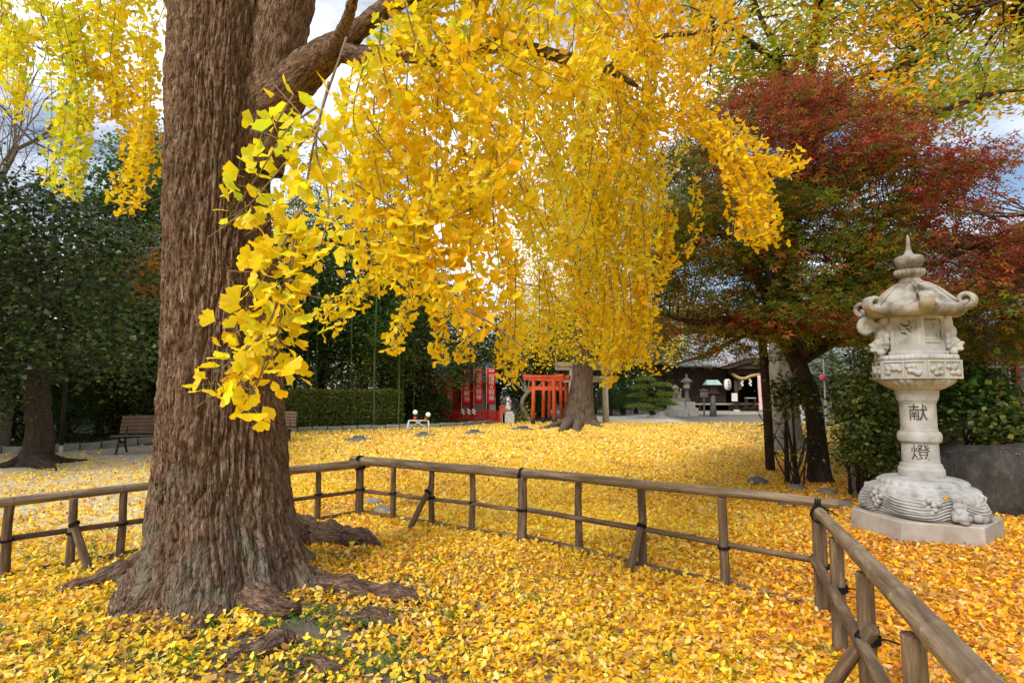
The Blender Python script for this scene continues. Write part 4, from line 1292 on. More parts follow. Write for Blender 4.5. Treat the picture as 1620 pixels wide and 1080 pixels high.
# ---- bamboo grove behind the hedge
m_culm = surf('bamboo culm', [(.3, (.035, .055, .016)), (.7, (.10, .115, .04))], scale=5, use_tc=True, rough=.45, bump=.1)


def bamboo_proto(seed):
    rg = np.random.RandomState(seed)
    H = 11.0; bx, by = rg.uniform(-.8, .8, 2)
    p = spline(np.array([(0, 0, -.1), (.02, .02, 3), (bx * .15, by * .15, 7), (bx, by, H)]), 46)
    r = np.interp(p[:, 2], [0, H], [.045, .012]); r = r * (1 + .12 * (np.arange(46) % 4 == 0))
    V, F, T = tube(p, r, 7)
    culm = raw_mesh('culm', V, F, m_culm, True, None, T)
    cen = []
    for z in np.arange(2.4, H, .22):
        a = rg.uniform(0, 6.28); l = rg.uniform(.2, 1.0)
        c_ = p[np.argmin(abs(p[:, 2] - z))]
        cen.append(c_ + [l * math.cos(a), l * math.sin(a), -.1])
    V, F, C = clumps(rg, np.array(cen), 42, .28, .6, .17, rhomb_leaf(.13, .04), lambda q, ci: pick(rg, len(q), [(3, (.05, .115, .018)), (2, (.08, .16, .03)), (1, (.03, .07, .012))], .2), .6)
    return culm, raw_mesh('foliage', V, F, m_leaf, False, C)


BP = [bamboo_proto(s_) for s_ in (201, 202, 203)]
rg = np.random.RandomState(204)
bx = sorted(list(rg.uniform(430, 655, 22)) + [500, 594, 632])
bd = [rg.uniform(23.4, 29) for _ in bx]; bd[bx.index(594)] = 23.2; bd[bx.index(500)] = 23.3; bd[bx.index(632)] = 23.4
for q, (px, d) in enumerate(zip(bx, bd)):
    lab = {594: 'pale bamboo stem standing in front of the grove, above the hedge middle', 500: 'thin bamboo stem in front of the grove, near the trunk side of the hedge', 632: 'thin bamboo stem in front of the grove, near the hedge end'}.get(px, 'tall bamboo in the dark grove behind the clipped hedge')
    t = thing('bamboo', lab, 'bamboo', (pxx(px, d), d, 0), 'bamboo grove behind the hedge')
    t.rotation_euler = (0, 0, q * 2.1); s_ = rg.uniform(.85, 1.1); t.scale = (s_, s_, s_)
    if px == 594: t.scale = (1.3, 1.3, 1.0)
    for me in BP[q % 3]:
        o = bpy.data.objects.new(me.name.split('.')[0], me); COL.objects.link(o); o.parent = t
# ================================================================== stone lantern
m_granite = surf('pale granite', [(.30, (.13, .125, .118)), (.42, (.275, .272, .265)), (.58, (.355, .353, .346)), (.78, (.44, .437, .43))], scale=5, rough=.85, bump=.25, dist=.006, spec=.2, fine=120)
m_gran2 = surf('weathered granite roof', [(.32, (.07, .058, .048)), (.44, (.17, .15, .125)), (.56, (.31, .295, .265)), (.8, (.40, .385, .355))], scale=4.5, rough=.9, bump=.35, dist=.008, spec=.15, fine=90)
m_plinth = surf('grey concrete plinth', [(.25, (.20, .175, .15)), (.5, (.33, .295, .255)), (.75, (.42, .385, .34))], scale=4, rough=.9, bump=.3, dist=.006, fine=80)
m_carve = plain('darkened carving', (.065, .055, .046), .95, .1, .3, 40)
m_inner_shade = plain('painted chamber shade', (.02, .018, .016), .95, .1)  # for the solid core: the empty chamber's shade put into a near-black colour

LX, LY = 4.485, 6.33
LC = np.array([LX, LY, 0.0])
LE = R(-22)                       # direction of the front edge
LANT = thing('stone_lantern', 'tall carved pale granite lantern with curled roof on a hexagonal plinth', 'stone lantern', LC)


def zpx(y): return P(1450, y, LY)[2]


HEXP = LE - R(120)                # plinth: angle of the left corner of the front face
HEX0 = math.atan2(-LY, -LX) + R(14)   # upper hexagons: one corner a little right of the viewer


def hexr(a):
    q = (a % R(60)) - R(30)
    return math.cos(R(30)) / math.cos(q)


def hexpr(R0, z0, R1, z1, bev=.0, HEX0=HEX0):
    mb = MB()
    pr = [(R0, z0), (R1, z1)] if not bev else [(R0, z0), (R1, z1 - bev), (R1 - bev, z1)]
    V, F = [], []
    n = 6
    for (r, z) in pr:
        for i in range(n):
            a = HEX0 + i * R(60); V.append((r * math.cos(a), r * math.sin(a), z))
    for j in range(len(pr) - 1):
        for i in range(n):
            k2 = (i + 1) % n; F.append((j * n + i, j * n + k2, (j + 1) * n + k2, (j + 1) * n + i))
    F.append(list(range(n))[::-1]); F.append([(len(pr) - 1) * n + i for i in range(n)])
    mb.add(np.array(V) + LC, F)
    return mb


def hx(a_deg): return HEX0 + R(a_deg)


Z1 = .21
hexpr(.70, -.05, .69, Z1, .012, HEXP).build('plinth', m_plinth, LANT)
# base carved with waves
Zb = zpx(752)
nth, nzz = 280, 124
prof = spline(np.array([(.50, Z1), (.545, Z1 + .05), (.555, Z1 + .13), (.53, Z1 + .22), (.47, Z1 + .285), (.42, Z1 + .31), (.37, Z1 + .37), (.30, Zb - .015), (.20, Zb)]), nzz)
A = np.linspace(0, 2 * math.pi, nth, endpoint=False)
rr = np.repeat(prof[:, 0][:, None], nth, 1); zzb = np.repeat(prof[:, 1][:, None], nth, 1)
u = (zzb - Z1) / (Zb - Z1)
swell = .055 * np.sin(5 * A[None] + 3.2 * u) * np.exp(-(u / .55) ** 2)
ph = 84 * (u + .085 * np.sin(5 * A[None] + .6) + .03 * np.sin(9 * A[None] + 1))
wave = .011 * np.sin(ph) * sstep(.62, .48, u) * sstep(-.02, .08, u)
pet = .026 * np.abs(np.sin(13 * A[None])) * np.exp(-((u - .68) / .06) ** 2) + .024 * np.abs(np.sin(13 * A[None] + .8)) * np.exp(-((u - .86) / .06) ** 2)
rr = rr + swell + wave + pet
V = np.stack([LX + rr * np.cos(A), LY + rr * np.sin(A), zzb + .012 * np.sin(5 * A[None]) * (u < .2)], -1).reshape(-1, 3)
a0 = (np.arange(nzz - 1)[:, None] * nth + np.arange(nth)).ravel(); a1 = (np.arange(nzz - 1)[:, None] * nth + (np.arange(nth) + 1) % nth).ravel()
WAVE = mk('wave_base', V, np.stack([a0, a1, a1 + nth, a0 + nth], -1), m_granite, LANT, True)
# bunches of foam balls, and a dragon's head, on the waves
vc = math.atan2(-LY, -LX)          # towards the viewer
for ang, zf in ((-.85, .52), (.12, .50), (-1.6, .6), (1.25, .58), (2.4, .5), (-2.6, .5)):
    mb = MB()
    for dx, dz in ((-.055, .0), (-.02, .035), (.02, -.005), (.055, .012), (-.03, -.045), (.025, -.05), (.0, -.085)):
        a = vc + ang + dx / .5
        rad = .545 if zf < .56 else .52
        mb.ball(LC + [rad * math.cos(a), rad * math.sin(a), Z1 + (Zb - Z1) * zf + dz - .02], .030, 10, 7)
    mb.build('foam_balls', m_granite, WAVE, True)


def blob(name, balls, mat, parent, vox=.012):
    """carved figure: spheres (centre, radius, scale) fused into one skin"""
    mb = MB()
    for c_, r_, s_ in balls: mb.ball(c_, r_, 14, 10, s_)
    o = mb.build(name, mat, parent, True)
    m_ = o.modifiers.new('fuse', 'REMESH'); m_.mode = 'VOXEL'; m_.voxel_size = vox; m_.use_smooth_shade = True
    s2 = o.modifiers.new('soft', 'SMOOTH'); s2.iterations = 3; s2.factor = .5
    return o


def around(a, r, z): return LC + np.array([r * math.cos(a), r * math.sin(a), z])


ha = vc + .56
b_ = []
for (da, r, z, rad, sc) in ((0, .54, .30, .075, (1, 1, .9)), (0, .60, .275, .055, (1, 1, .7)), (-.06, .60, .33, .022, (1, 1, 1)), (.06, .60, .33, .022, (1, 1, 1)), (-.09, .56, .38, .022, (1, 1, 1.6)), (.09, .56, .38, .022, (1, 1, 1.6)),
                            (-.1, .55, .43, .016, (1, 1, 1.6)), (.1, .55, .43, .016, (1, 1, 1.6)), (0, .55, .39, .035, (1, 1, 1)), (-.11, .58, .27, .03, (1, 1, 1.3)), (.11, .58, .27, .03, (1, 1, 1.3)), (0, .64, .30, .02, (1, 1, 1)), (0, .61, .235, .035, (1.2, 1.2, .6)),
                            (.25, .52, .42, .06, (1, 1, 1)), (.36, .52, .38, .07, (1, 1, 1)), (.47, .53, .33, .075, (1, 1, 1)), (.5, .54, .26, .07, (1, 1, 1)), (.33, .56, .27, .05, (1, 1, 1))):
    b_.append((around(ha + da, r, z), rad, sc))
blob('dragon_head', b_, m_granite, WAVE, .010)

# pillar
zt = zpx(617)
zp = lambda y: zpx(y)
r0 = .175
pp = [(.02, Zb - .02), (r0 + .038, Zb - .01), (r0 + .042, zp(750)), (r0 + .040, zp(741)), (r0 + .026, zp(738)), (r0 + .024, zp(736)), (r0 + .018, zp(733)), (r0 + .002, zp(731)), (r0, zp(730)), (r0 - .004, zp(699)), (r0 + .012, zp(698.5)), (r0 + .026, zp(696)), (r0 + .033, zp(690.5)), (r0 + .028, zp(685)), (r0 + .014, zp(682)), (r0 + .0, zp(681.5)), (r0 + .0, zp(678)), (r0 - .006, zp(677.5)),
      (r0 - .006, zp(637)), (r0 + .002, zp(636.5)), (r0 + .002, zp(634)), (r0 + .012, zp(633.5)), (r0 + .024, zp(627)), (r0 + .024, zp(626.5)), (r0 + .028, zt), (.02, zt)]
mb = MB(); mb.lathe(pp, LC, 56); PIL = mb.build('pillar', m_granite, LANT, True)
md = PIL.modifiers.new('edge', 'EDGE_SPLIT'); md.split_angle = R(28)


def text_mesh(s, size):
    c_ = bpy.data.curves.new('text', 'FONT'); c_.body = s; c_.size = size; c_.align_x = 'CENTER'; c_.align_y = 'CENTER'; c_.resolution_u = 3
    o = bpy.data.objects.new('text', c_); COL.objects.link(o)
    bpy.context.view_layer.update()
    me = bpy.data.meshes.new_from_object(o.evaluated_get(bpy.context.evaluated_depsgraph_get()))
    bpy.data.objects.remove(o)
    bm = bmesh.new(); bm.from_mesh(me); bmesh.ops.triangulate(bm, faces=bm.faces[:])
    V = np.array([v.co[:] for v in bm.verts]); F = [[v.index for v in f.verts] for f in bm.faces]
    bm.free()
    V[:, 0] -= (V[:, 0].max() + V[:, 0].min()) / 2; V[:, 1] -= (V[:, 1].max() + V[:, 1].min()) / 2
    return V, F


ta = vc + .02
for ch, yy in (('献', 651), ('燈', 713)):
    V, F = text_mesh(ch, .185)
    a = ta + V[:, 0] / (r0 + .002)
    W_ = np.column_stack([LX + (r0 + .002) * np.cos(a), LY + (r0 + .002) * np.sin(a), zpx(yy) + V[:, 1]])
    mk('carved_character', W_, F, m_carve, PIL)

# platform: petals, hexagonal frieze, beads
zc0, zc1, zc2, zc3 = zt, zpx(600), zpx(571), zpx(563)
n_ = 96
petal = lambda a: 1 + .045 * abs(math.sin(14 * a))
mb = MB(); mb.lathe([(.20, zc0), (.245, zc0 + .02), (.31, zc0 + .06), (.345, zc1 - .02), (.345, zc1)], LC, 168, petal); PLAT = mb.build('petal_ring', m_granite, LANT, True)
mb = hexpr(.415, zc1, .415, zc2, .006); FRZ = mb.build('frieze', m_granite, LANT)
for i in range(6):
    a0_, a1_ = HEX0 + i * R(60), HEX0 + (i + 1) * R(60)
    p0, p1 = around(a0_, .415, 0), around(a1_, .415, 0)
    nv = nrm((p0 + p1) / 2 - LC)
    tdir = nrm(p1 - p0); ez = math.atan2(tdir[1], tdir[0])
    fr = MB()
    for u_, wz in ((.03, 1), (.5, 1), (.97, 1)):
        c_ = p0 + (p1 - p0) * u_; fr.box((c_[0] + nv[0] * .004, c_[1] + nv[1] * .004, (zc1 + zc2) / 2), (.016, .02, zc2 - zc1 - .004), ez)
    for z_ in (zc1 + .014, zc2 - .014):
        c_ = (p0 + p1) / 2; fr.box((c_[0] + nv[0] * .003, c_[1] + nv[1] * .003, z_), (.40, .018, .018), ez)
    fr.build('frieze_frame', m_granite, FRZ)
    for h_ in (.26, .74):
        rgb_ = np.random.RandomState(i * 7 + int(h_ * 10)); bl = []
        for q in range(9):
            c_ = p0 + (p1 - p0) * (h_ + rgb_.uniform(-.16, .16)) + nv * .004
            bl.append((np.array([c_[0], c_[1], (zc1 + zc2) / 2 + rgb_.uniform(-.045, .045)]), rgb_.uniform(.022, .034), (1, 1, .9)))
        blob('relief', bl, m_granite, FRZ, .009)
mb = MB(); mb.lathe([(.2, zc2), (.365, zc2), (.38, zc2 + .018), (.37, zc3), (.2, zc3 + .005)], LC, 180, lambda a: hexr(a) * 1.06 * (1 + .035 * abs(math.sin(24 * a))), HEX0); mb.build('bead_ring', m_granite, FRZ, True)

# lamp chamber: a hexagonal box with framed faces, one with a dark bird shape, one with a lattice
zf0, zf1 = zc3, zpx(497)
RF = .285
hexpr(RF + .03, zf0, RF + .03, zf0 + .045, .008).build('chamber_sill', m_granite, LANT)
hexpr(RF + .025, zf1 - .04, RF + .035, zf1, 0).build('chamber_lintel', m_granite, LANT)
CH = hexpr(RF - .03, zf0 + .02, RF - .03, zf1 - .01).build('lamp_chamber', m_inner_shade, LANT)
zl, zh = zf0 + .045, zf1 - .04
for i in range(6):
    p0, p1 = around(HEX0 + i * R(60), RF, 0), around(HEX0 + (i + 1) * R(60), RF, 0)
    nv = nrm((p0 + p1) / 2 - LC); td = nrm(p1 - p0); ln = np.linalg.norm(p1 - p0)
    rot = np.column_stack([td, nv, [0, 0, 1.0]])

    def fp(u_, w_, z_): return p0 + td * (u_ * ln) + nv * w_ + np.array([0, 0, z_])
    mb = MB()
    mb.box(fp(.06, -.012, (zl + zh) / 2), (.036, .036, zh - zl), rot=rot); mb.box(fp(.94, -.012, (zl + zh) / 2), (.036, .036, zh - zl), rot=rot)
    mb.box(fp(.5, -.012, zh - .02), (ln * .76, .036, .04), rot=rot); mb.box(fp(.5, -.012, zl + .02), (ln * .76, .036, .04), rot=rot)
    hw, lat0, lat1 = ln * .80, zl + (zh - zl) * .40, zh - .05
    if i % 2 == 0:      # lattice of crossing bars
        mb.box(fp(.5, -.02, (zl + lat0) / 2), (ln * .8, .03, lat0 - zl), rot=rot)
        for s_ in (-1, 1):
            for k_ in range(-5, 6):
                c_u = k_ / 3.0
                pts = [fp(.5 + (c_u * .5 * hw + s_ * t_ * (lat1 - lat0)) / ln, -.015, (lat0 + lat1) / 2 + t_ * (lat1 - lat0)) for t_ in np.linspace(-.5, .5, 12)]
                pts = [q for q in pts if abs(np.dot(q - fp(.5, 0, 0), td)) < hw * .48]
                if len(pts) > 1: mb.tube(np.array([pts[0], pts[-1]]), .0085, 6)
        for q_ in range(9):
            c_ = fp(.22 + .07 * q_, -.004, (zl + lat0) / 2 + .02); mb.ball(c_, .014, 8, 6)
    else:               # closed slab; the bird opening's shade is laid on as dark shapes
        mb.box(fp(.5, -.02, (zl + zh) / 2), (ln * .8, .03, zh - zl), rot=rot)
    mb.build('chamber_face', m_granite, CH)
    if i % 2 == 1:
        bird = MB()
        zc_ = zl + (zh - zl) * .66
        for pl in ([(-.055, .055), (-.02, .028), (.02, .02), (.06, .05)], [(-.075, .03), (-.06, -.01), (-.05, -.03)], [(.0, -.0), (.03, -.02), (.06, -.05)], [(-.05, -.05), (-.01, -.055), (.01, -.07)], [(.03, .065), (.05, .06)], [(.066, .01), (.05, -.015)]):
            q = spline(np.array([(a_ * .9, b2 * 1.05) for a_, b2 in pl]), 10)
            wd_ = np.sin(np.linspace(.25, 2.9, 10)) * .010 + .002
            top_ = [fp(.5 + x_ / ln, -.0035, zc_ + z_ + w_) for (x_, z_), w_ in zip(q, wd_)]; bot_ = [fp(.5 + x_ / ln, -.0035, zc_ + z_ - w_) for (x_, z_), w_ in zip(q, wd_)]
            bird.add(np.array(top_ + bot_), [(j, j + 1, 11 + j, 10 + j) for j in range(9)])
        bird.build('bird_shape', m_carve, CH)

# two guardian lions climbing down the chamber
for a, nm in ((vc - 1.22, 'left'), (vc + 1.62, 'right')):
    r = .255; bl = []

    def sp(da, rr_, z_, rad, sc=(1, 1, 1)): bl.append((around(a + da, r + rr_, z_), rad, sc))
    zb_ = zf0 + .02
    # head at the bottom, chest and haunches above it, paws on the sill
    sp(0, .03, zb_ + .33, .075, (1, 1, 1.3)); sp(0, .05, zb_ + .23, .085, (1, 1, 1.1)); sp(0, .075, zb_ + .12, .075); sp(0, .13, zb_ + .085, .048); sp(-.10, .135, zb_ + .135, .020); sp(.10, .135, zb_ + .135, .020)
    sp(0, .165, zb_ + .11, .024, (1.3, 1.3, .8)); sp(-.16, .09, zb_ + .015, .042); sp(.16, .09, zb_ + .015, .042); sp(0, .145, zb_ + .045, .034, (1.2, 1.2, .7))
    for q in range(12):
        t_ = q / 12 * 2 * math.pi; sp(.33 * math.cos(t_), .055, zb_ + .12 + .095 * math.sin(t_), .032)
    for q in range(9):
        t_ = q / 9 * 2 * math.pi; sp(.22 * math.cos(t_), .08, zb_ + .12 + .07 * math.sin(t_), .022)
    sp(-.28, .02, zb_ + .30, .05, (1, 1, 1.5)); sp(.28, .02, zb_ + .30, .05, (1, 1, 1.5)); sp(-.3, .05, zb_ + .20, .036); sp(.3, .05, zb_ + .20, .036); sp(-.2, .05, zb_ + .38, .05); sp(.2, .05, zb_ + .38, .05)
    if nm == 'left':   # tail that swings out and curls
        for q in range(14):
            t_ = q / 13; an_ = R(200) - t_ * R(330); sp(.0, .205 + .062 * math.cos(an_) * (1.25 - .5 * t_), zb_ + .315 + .075 * math.sin(an_) * (1.25 - .5 * t_), .030 + .014 * math.sin(t_ * 3.1))
        sp(0, .10, zb_ + .33, .04); sp(0, .13, zb_ + .31, .036); sp(0, .2, zb_ + .31, .035)
    blob('guardian_lion', bl, m_granite, LANT, .010)

# roof
zr0 = zpx(503); zr1 = zr0 + .405
nt2, nr2 = 144, 34


def rz(t):
    """height of the roof from the top (t = 0) to the lip (t = 1): a dome that dips into a gutter before a thick raised lip"""
    return np.interp(t, [0, .16, .35, .52, .66, .76, .84, .90, .96, 1.0], zr0 + np.array([.415, .400, .365, .300, .215, .150, .112, .105, .112, .090]))


A = np.linspace(0, 2 * math.pi, nt2, endpoint=False)
tt = np.concatenate([np.linspace(.16, 1.0, nr2), [1.0, .93, .7, .45]])
und = np.concatenate([np.zeros(nr2), [1, 1, 1, 1]])
hexk = np.array([hexr(a) for a in A]); corner = ((hexk - hexk.min()) / (hexk.max() - hexk.min())) ** 2
V = []
for t_, un in zip(tt, und):
    blend = t_ ** 1.3
    rad = .50 * t_ * (1 + (hexk * 1.06 - 1) * blend)
    z = rz(t_) + .085 * corner * t_ ** 6
    if un: z = np.full(nt2, zr0 + .0) + .085 * corner * t_ ** 6 * (1 if t_ > .95 else .4) + (.035 if t_ > .97 else 0)
    V.append(np.stack([rad * np.cos(A + HEX0), rad * np.sin(A + HEX0), z], -1))
V = np.concatenate(V) + LC
m_ = len(tt)
F = [(j * nt2 + i, j * nt2 + (i + 1) % nt2, (j + 1) * nt2 + (i + 1) % nt2, (j + 1) * nt2 + i) for j in range(m_ - 1) for i in range(nt2)]
F = [f[::-1] for f in F]
F.append(list(range(nt2))); F.append([(m_ - 1) * nt2 + i for i in range(nt2)][::-1])
ROOF = mk('roof', V, F, m_gran2, LANT, True)
for i in range(6):
    a = HEX0 + i * R(60)
    er = np.array([math.cos(a), math.sin(a), 0]); et = np.array([-math.sin(a), math.cos(a), 0])
    # curled scroll at the corner: a band that rolls up and inwards
    t_ = np.linspace(0, 1, 34)
    ang = -math.pi / 2 + t_ * R(400); rad = .080 * (1 - .60 * t_)
    cx_, cz_ = .490, zr0 + .150
    cen = [LC + er * (cx_ + r_ * math.cos(q)) + np.array([0, 0, cz_ + r_ * math.sin(q)]) for q, r_ in zip(ang, rad)]
    lead = [LC + er * (.33 + .155 * v_) + np.array([0, 0, zr0 + .035 + .03 * v_ ** 2]) for v_ in (0, .35, .7)]
    path = np.array(lead + cen)
    V, F = [], []
    hw_ = np.concatenate([[.05] * 3, np.interp(t_, [0, .5, 1], [.062, .072, .045])]); th_ = np.concatenate([[.022] * 3, np.interp(t_, [0, .5, 1], [.026, .024, .016])])
    tg = nrm(np.gradient(path, axis=0)); nn_ = np.cross(et, tg)
    prof = [(-1, -.5), (-.72, -1), (.72, -1), (1, -.5), (1, .5), (.66, 1), (.3, .72), (0, 1.05), (-.3, .72), (-.66, 1), (-1, .5)]
    for q in range(len(path)):
        for (u_, v_) in prof: V.append(path[q] + et * hw_[q] * u_ + nn_[q] * th_[q] * v_)
    n_ = len(prof)
    for q in range(len(path) - 1):
        for i_ in range(n_): F.append((q * n_ + i_, q * n_ + (i_ + 1) % n_, (q + 1) * n_ + (i_ + 1) % n_, (q + 1) * n_ + i_))
    F.append(list(range(n_))[::-1]); F.append([(len(path) - 1) * n_ + i_ for i_ in range(n_)])
    mk('scroll', np.array(V), F, m_gran2, ROOF, True)
    # pair of ribs running down from the top to the corner
    rb = MB()
    for s_ in (-1, 1):
        pts = []
        for v_ in np.linspace(.2, .86, 14):
            z = float(rz(v_)) + .085 * v_ ** 6
            pts.append(LC + er * .50 * v_ * (1 + .06 * v_) + et * s_ * .022 + np.array([0, 0, z + .002]))
        rb.tube(np.array(pts), .013, 8)
    rb.build('roof_rib', m_gran2, ROOF, True)
# finial: neck, lotus cup, jewel with a pointed tip
mb = MB(); mb.lathe([(.12, zr1 - .03), (.135, zr1 - .01), (.11, zr1 + .015), (.095, zr1 + .035), (.10, zr1 + .055)], LC, 40); mb.build('finial_neck', m_gran2, LANT, True)
mb = MB(); mb.lathe([(.085, zr1 + .05), (.125, zr1 + .065), (.145, zr1 + .10), (.14, zr1 + .135), (.10, zr1 + .14)], LC, 120, lambda a: 1 + .07 * abs(math.sin(9 * a))); mb.build('lotus_cup', m_gran2, LANT, True)
zj = zr1 + .135; zq = zpx(372)
mb = MB(); mb.lathe([(.09, zj), (.118, zj + .03), (.138, zj + .09), (.143, zj + .135), (.130, zj + .155), (.075, zj + .165), (.042, zj + .19), (.026, zj + .24), (.014, zq - .02), (.006, zq)], LC, 48); mb.build('jewel', m_gran2, LANT, True)
# two leaves caught on the base
for a, z_, rr_ in ((vc - .55, Z1 + .26, .53), (vc + .33, Z1 + .285, .54)):
    o = bpy.data.objects.new('caught_leaf', LITTER[0]); COL.objects.link(o); o.color = (.82, .45, .02, 1)
    c_ = around(a, rr_, z_); d_ = np.array([[math.cos(a), math.sin(a), .3]])
    M4 = np.eye(4); M4[:3, :3] = orient(np.array([[.3, .2, -.4]]), d_, np.random.RandomState(3))[0] * .036; M4[:3, 3] = c_
    o.matrix_world = Matrix(M4.tolist())
    props(o, 'yellow leaf caught on the wave carving of the lantern, ' + ('viewer-left one' if a < vc else 'one by the dragon head'), 'leaf', 'leaves caught on the lantern base')

# ================================================================== boulder beside the lantern
m_rock = surf('dark slate boulder', [(.3, (.022, .020, .018)), (.5, (.045, .041, .036)), (.74, (.105, .096, .084))], scale=4.5, rough=.85, bump=1.0, stretch=(1.6, 1.6, .5), dist=.035, spec=.25, fine=26)
bc = np.array([6.75, 7.35, .30])
nu, nv2 = 90, 50
U_, V_ = np.meshgrid(np.linspace(0, 2 * math.pi, nu, endpoint=False), np.linspace(0, math.pi, nv2))
dv = np.stack([np.sin(V_) * np.cos(U_), np.sin(V_) * np.sin(U_), np.cos(V_)], -1)
sg = np.sign(dv) * np.abs(dv) ** .78
q = sg * np.array([1.42, .52, .56]) * (1 + .16 * fbm(dv * 1.6 + 4, 4) + .05 * noise(dv * 6) + .02 * noise(dv * 15))[..., None]
rz_ = R(-18); rot = np.array([[math.cos(rz_), -math.sin(rz_), 0], [math.sin(rz_), math.cos(rz_), 0], [0, 0, 1]])
q = q.reshape(-1, 3) @ rot.T + bc
F = [(j * nu + i, (j + 1) * nu + i, (j + 1) * nu + (i + 1) % nu, j * nu + (i + 1) % nu) for j in range(nv2 - 1) for i in range(nu)]
props(mk('boulder', q, F, m_rock, None, True), 'large dark grey boulder lying right of the stone lantern', 'boulder')
for px, py, dd in ((1568, 702, 7.0), (1590, 706, 6.95), (1612, 704, 6.9)):
    o = bpy.data.objects.new('caught_leaf', LITTER[1]); COL.objects.link(o); o.color = (.84, .52, .03, 1)
    g = P(px, py, dd); ray_ = None
    M4 = np.eye(4); M4[:3, :3] = orient(np.array([[.8, -.3, -.1]]), np.array([[0, -.2, 1.0]]), np.random.RandomState(px))[0] * .045
    # rest on the boulder's top
    k_ = np.argmin(((q[:, :2] - g[:2]) ** 2).sum(1) - .5 * q[:, 2]); M4[:3, 3] = q[k_] + [0, 0, .012]
    o.matrix_world = Matrix(M4.tolist())
    props(o, 'yellow leaf on top of the dark boulder, ' + {1568: 'leftmost of three', 1590: 'middle of three', 1612: 'rightmost of three'}[px], 'leaf', 'leaves on the boulder')
# ================================================================== things around the yard
m_slat = surf('weathered bench slat', [(.3, (.10, .062, .040)), (.7, (.22, .15, .10))], scale=9, stretch=(.6, 3, 3), rough=.8, bump=.3, use_tc=True)
m_iron = plain('black cast iron', (.012, .012, .013), .5, .4, .3)
m_red = plain('vermilion paint', (.45, .020, .012), .6, .25, .3, 4)
m_ored = plain('faded vermilion paint', (.47, .070, .022), .7, .25, .35, 3)
m_black = plain('black paint', (.012, .011, .011), .6, .3)
m_white = plain('white paint', (.58, .57, .54), .6, .3, .08)
m_stone = plain('light grey stone', (.46, .44, .40), .9, .2, .2, 6)
m_dstone = plain('dark grey stone', (.14, .14, .135), .9, .2, .3, 6)
m_wood = surf('dark shrine wood', [(.3, (.035, .020, .013)), (.7, (.10, .060, .038))], scale=6, stretch=(3, 3, .5), rough=.75, bump=.2)
m_tile = surf('grey roof tile', [(.3, (.20, .21, .23)), (.7, (.42, .44, .47))], scale=3, rough=.45, bump=.15, spec=.4)
m_cop = surf('verdigris copper roof', [(.3, (.22, .40, .36)), (.7, (.42, .58, .53))], scale=4, rough=.6, bump=.1)
m_plast = plain('pale plaster', (.46, .445, .405), .9, .15, .12, 3)
m_paper = plain('white paper', (.80, .79, .75), .8, .1, .04)
m_ink = plain('black ink', (.012, .012, .013), .8, .1)
m_straw = surf('straw rope', [(.3, (.36, .24, .09)), (.7, (.58, .42, .18))], scale=30, rough=.9, bump=.4)
m_cream = plain('red and white cloth', (.72, .50, .48), .8, .1, .1)
m_wtext = plain('white print', (.78, .74, .72), .8, .1, .05)
m_cloth = plain('red banner cloth', (.66, .014, .016), .8, .1, .15)
m_gls = plain('dark window glass', (.02, .022, .025), .12, .6, .2)
m_conc = surf('stained concrete wall', [(.3, (.22, .21, .19)), (.7, (.36, .345, .31))], scale=1.2, rough=.95, bump=.2)
m_kerb = plain('grey kerb stone', (.22, .205, .18), .9, .2, .25, 7)


def rotm(rz): return np.array([[math.cos(rz), -math.sin(rz), 0], [math.sin(rz), math.cos(rz), 0], [0, 0, 1]])


def bench(o, rz, label):
    t = thing('bench', label, 'bench', o, 'benches along the hedge')
    Rz = rotm(rz)
    def B(name, c_, s_, mat, parent=t, tilt=0.0):
        mb = MB(); ct, st = math.cos(tilt), math.sin(tilt)
        mb.box((0, 0, 0), s_); V = mb.V[0] @ np.array([[1, 0, 0], [0, ct, -st], [0, st, ct]]).T + np.array(c_)
        mb.V[0] = V @ Rz.T + np.array(o); return mb.build(name, mat, parent)
    W = 1.8
    for k_ in range(5): B('back_slat', (W / 2, .21 + .022 * k_, .50 + .088 * k_), (W, .03, .078), m_slat, t, R(-14))
    for k_ in range(4): B('seat_slat', (W / 2, -.22 + .115 * k_, .43 - .006 * k_), (W, .10, .032), m_slat, t)
    for x_ in (.16, W - .16):
        mb = MB()
        for pts in ([(-.30, 0), (-.20, .22), (-.18, .40)], [(.26, 0), (.14, .22), (.18, .40), (.27, .70), (.33, .93)], [(-.22, .40), (0, .385), (.2, .40)], [(-.16, .33), (0, .25), (.14, .30)]):
            q = spline(np.array([(x_, a_, b2) for a_, b2 in pts]), 10); V, F, T = tube(q, .024, 7); mb.add(V @ Rz.T + np.array(o), F, T)
        mb.build('leg', m_iron, t, True)


gb = G(181, 717)
bench(np.array([gb[0], gb[1], 0]), R(10), 'slatted wooden bench with black iron legs left of the big trunk')
gb = G(466, 700)
bench(np.array([gb[0], gb[1], 0]) - rotm(R(14)) @ np.array([1.8, 0, 0]), R(14), 'bench almost hidden by the big trunk, black leg showing at its right edge')

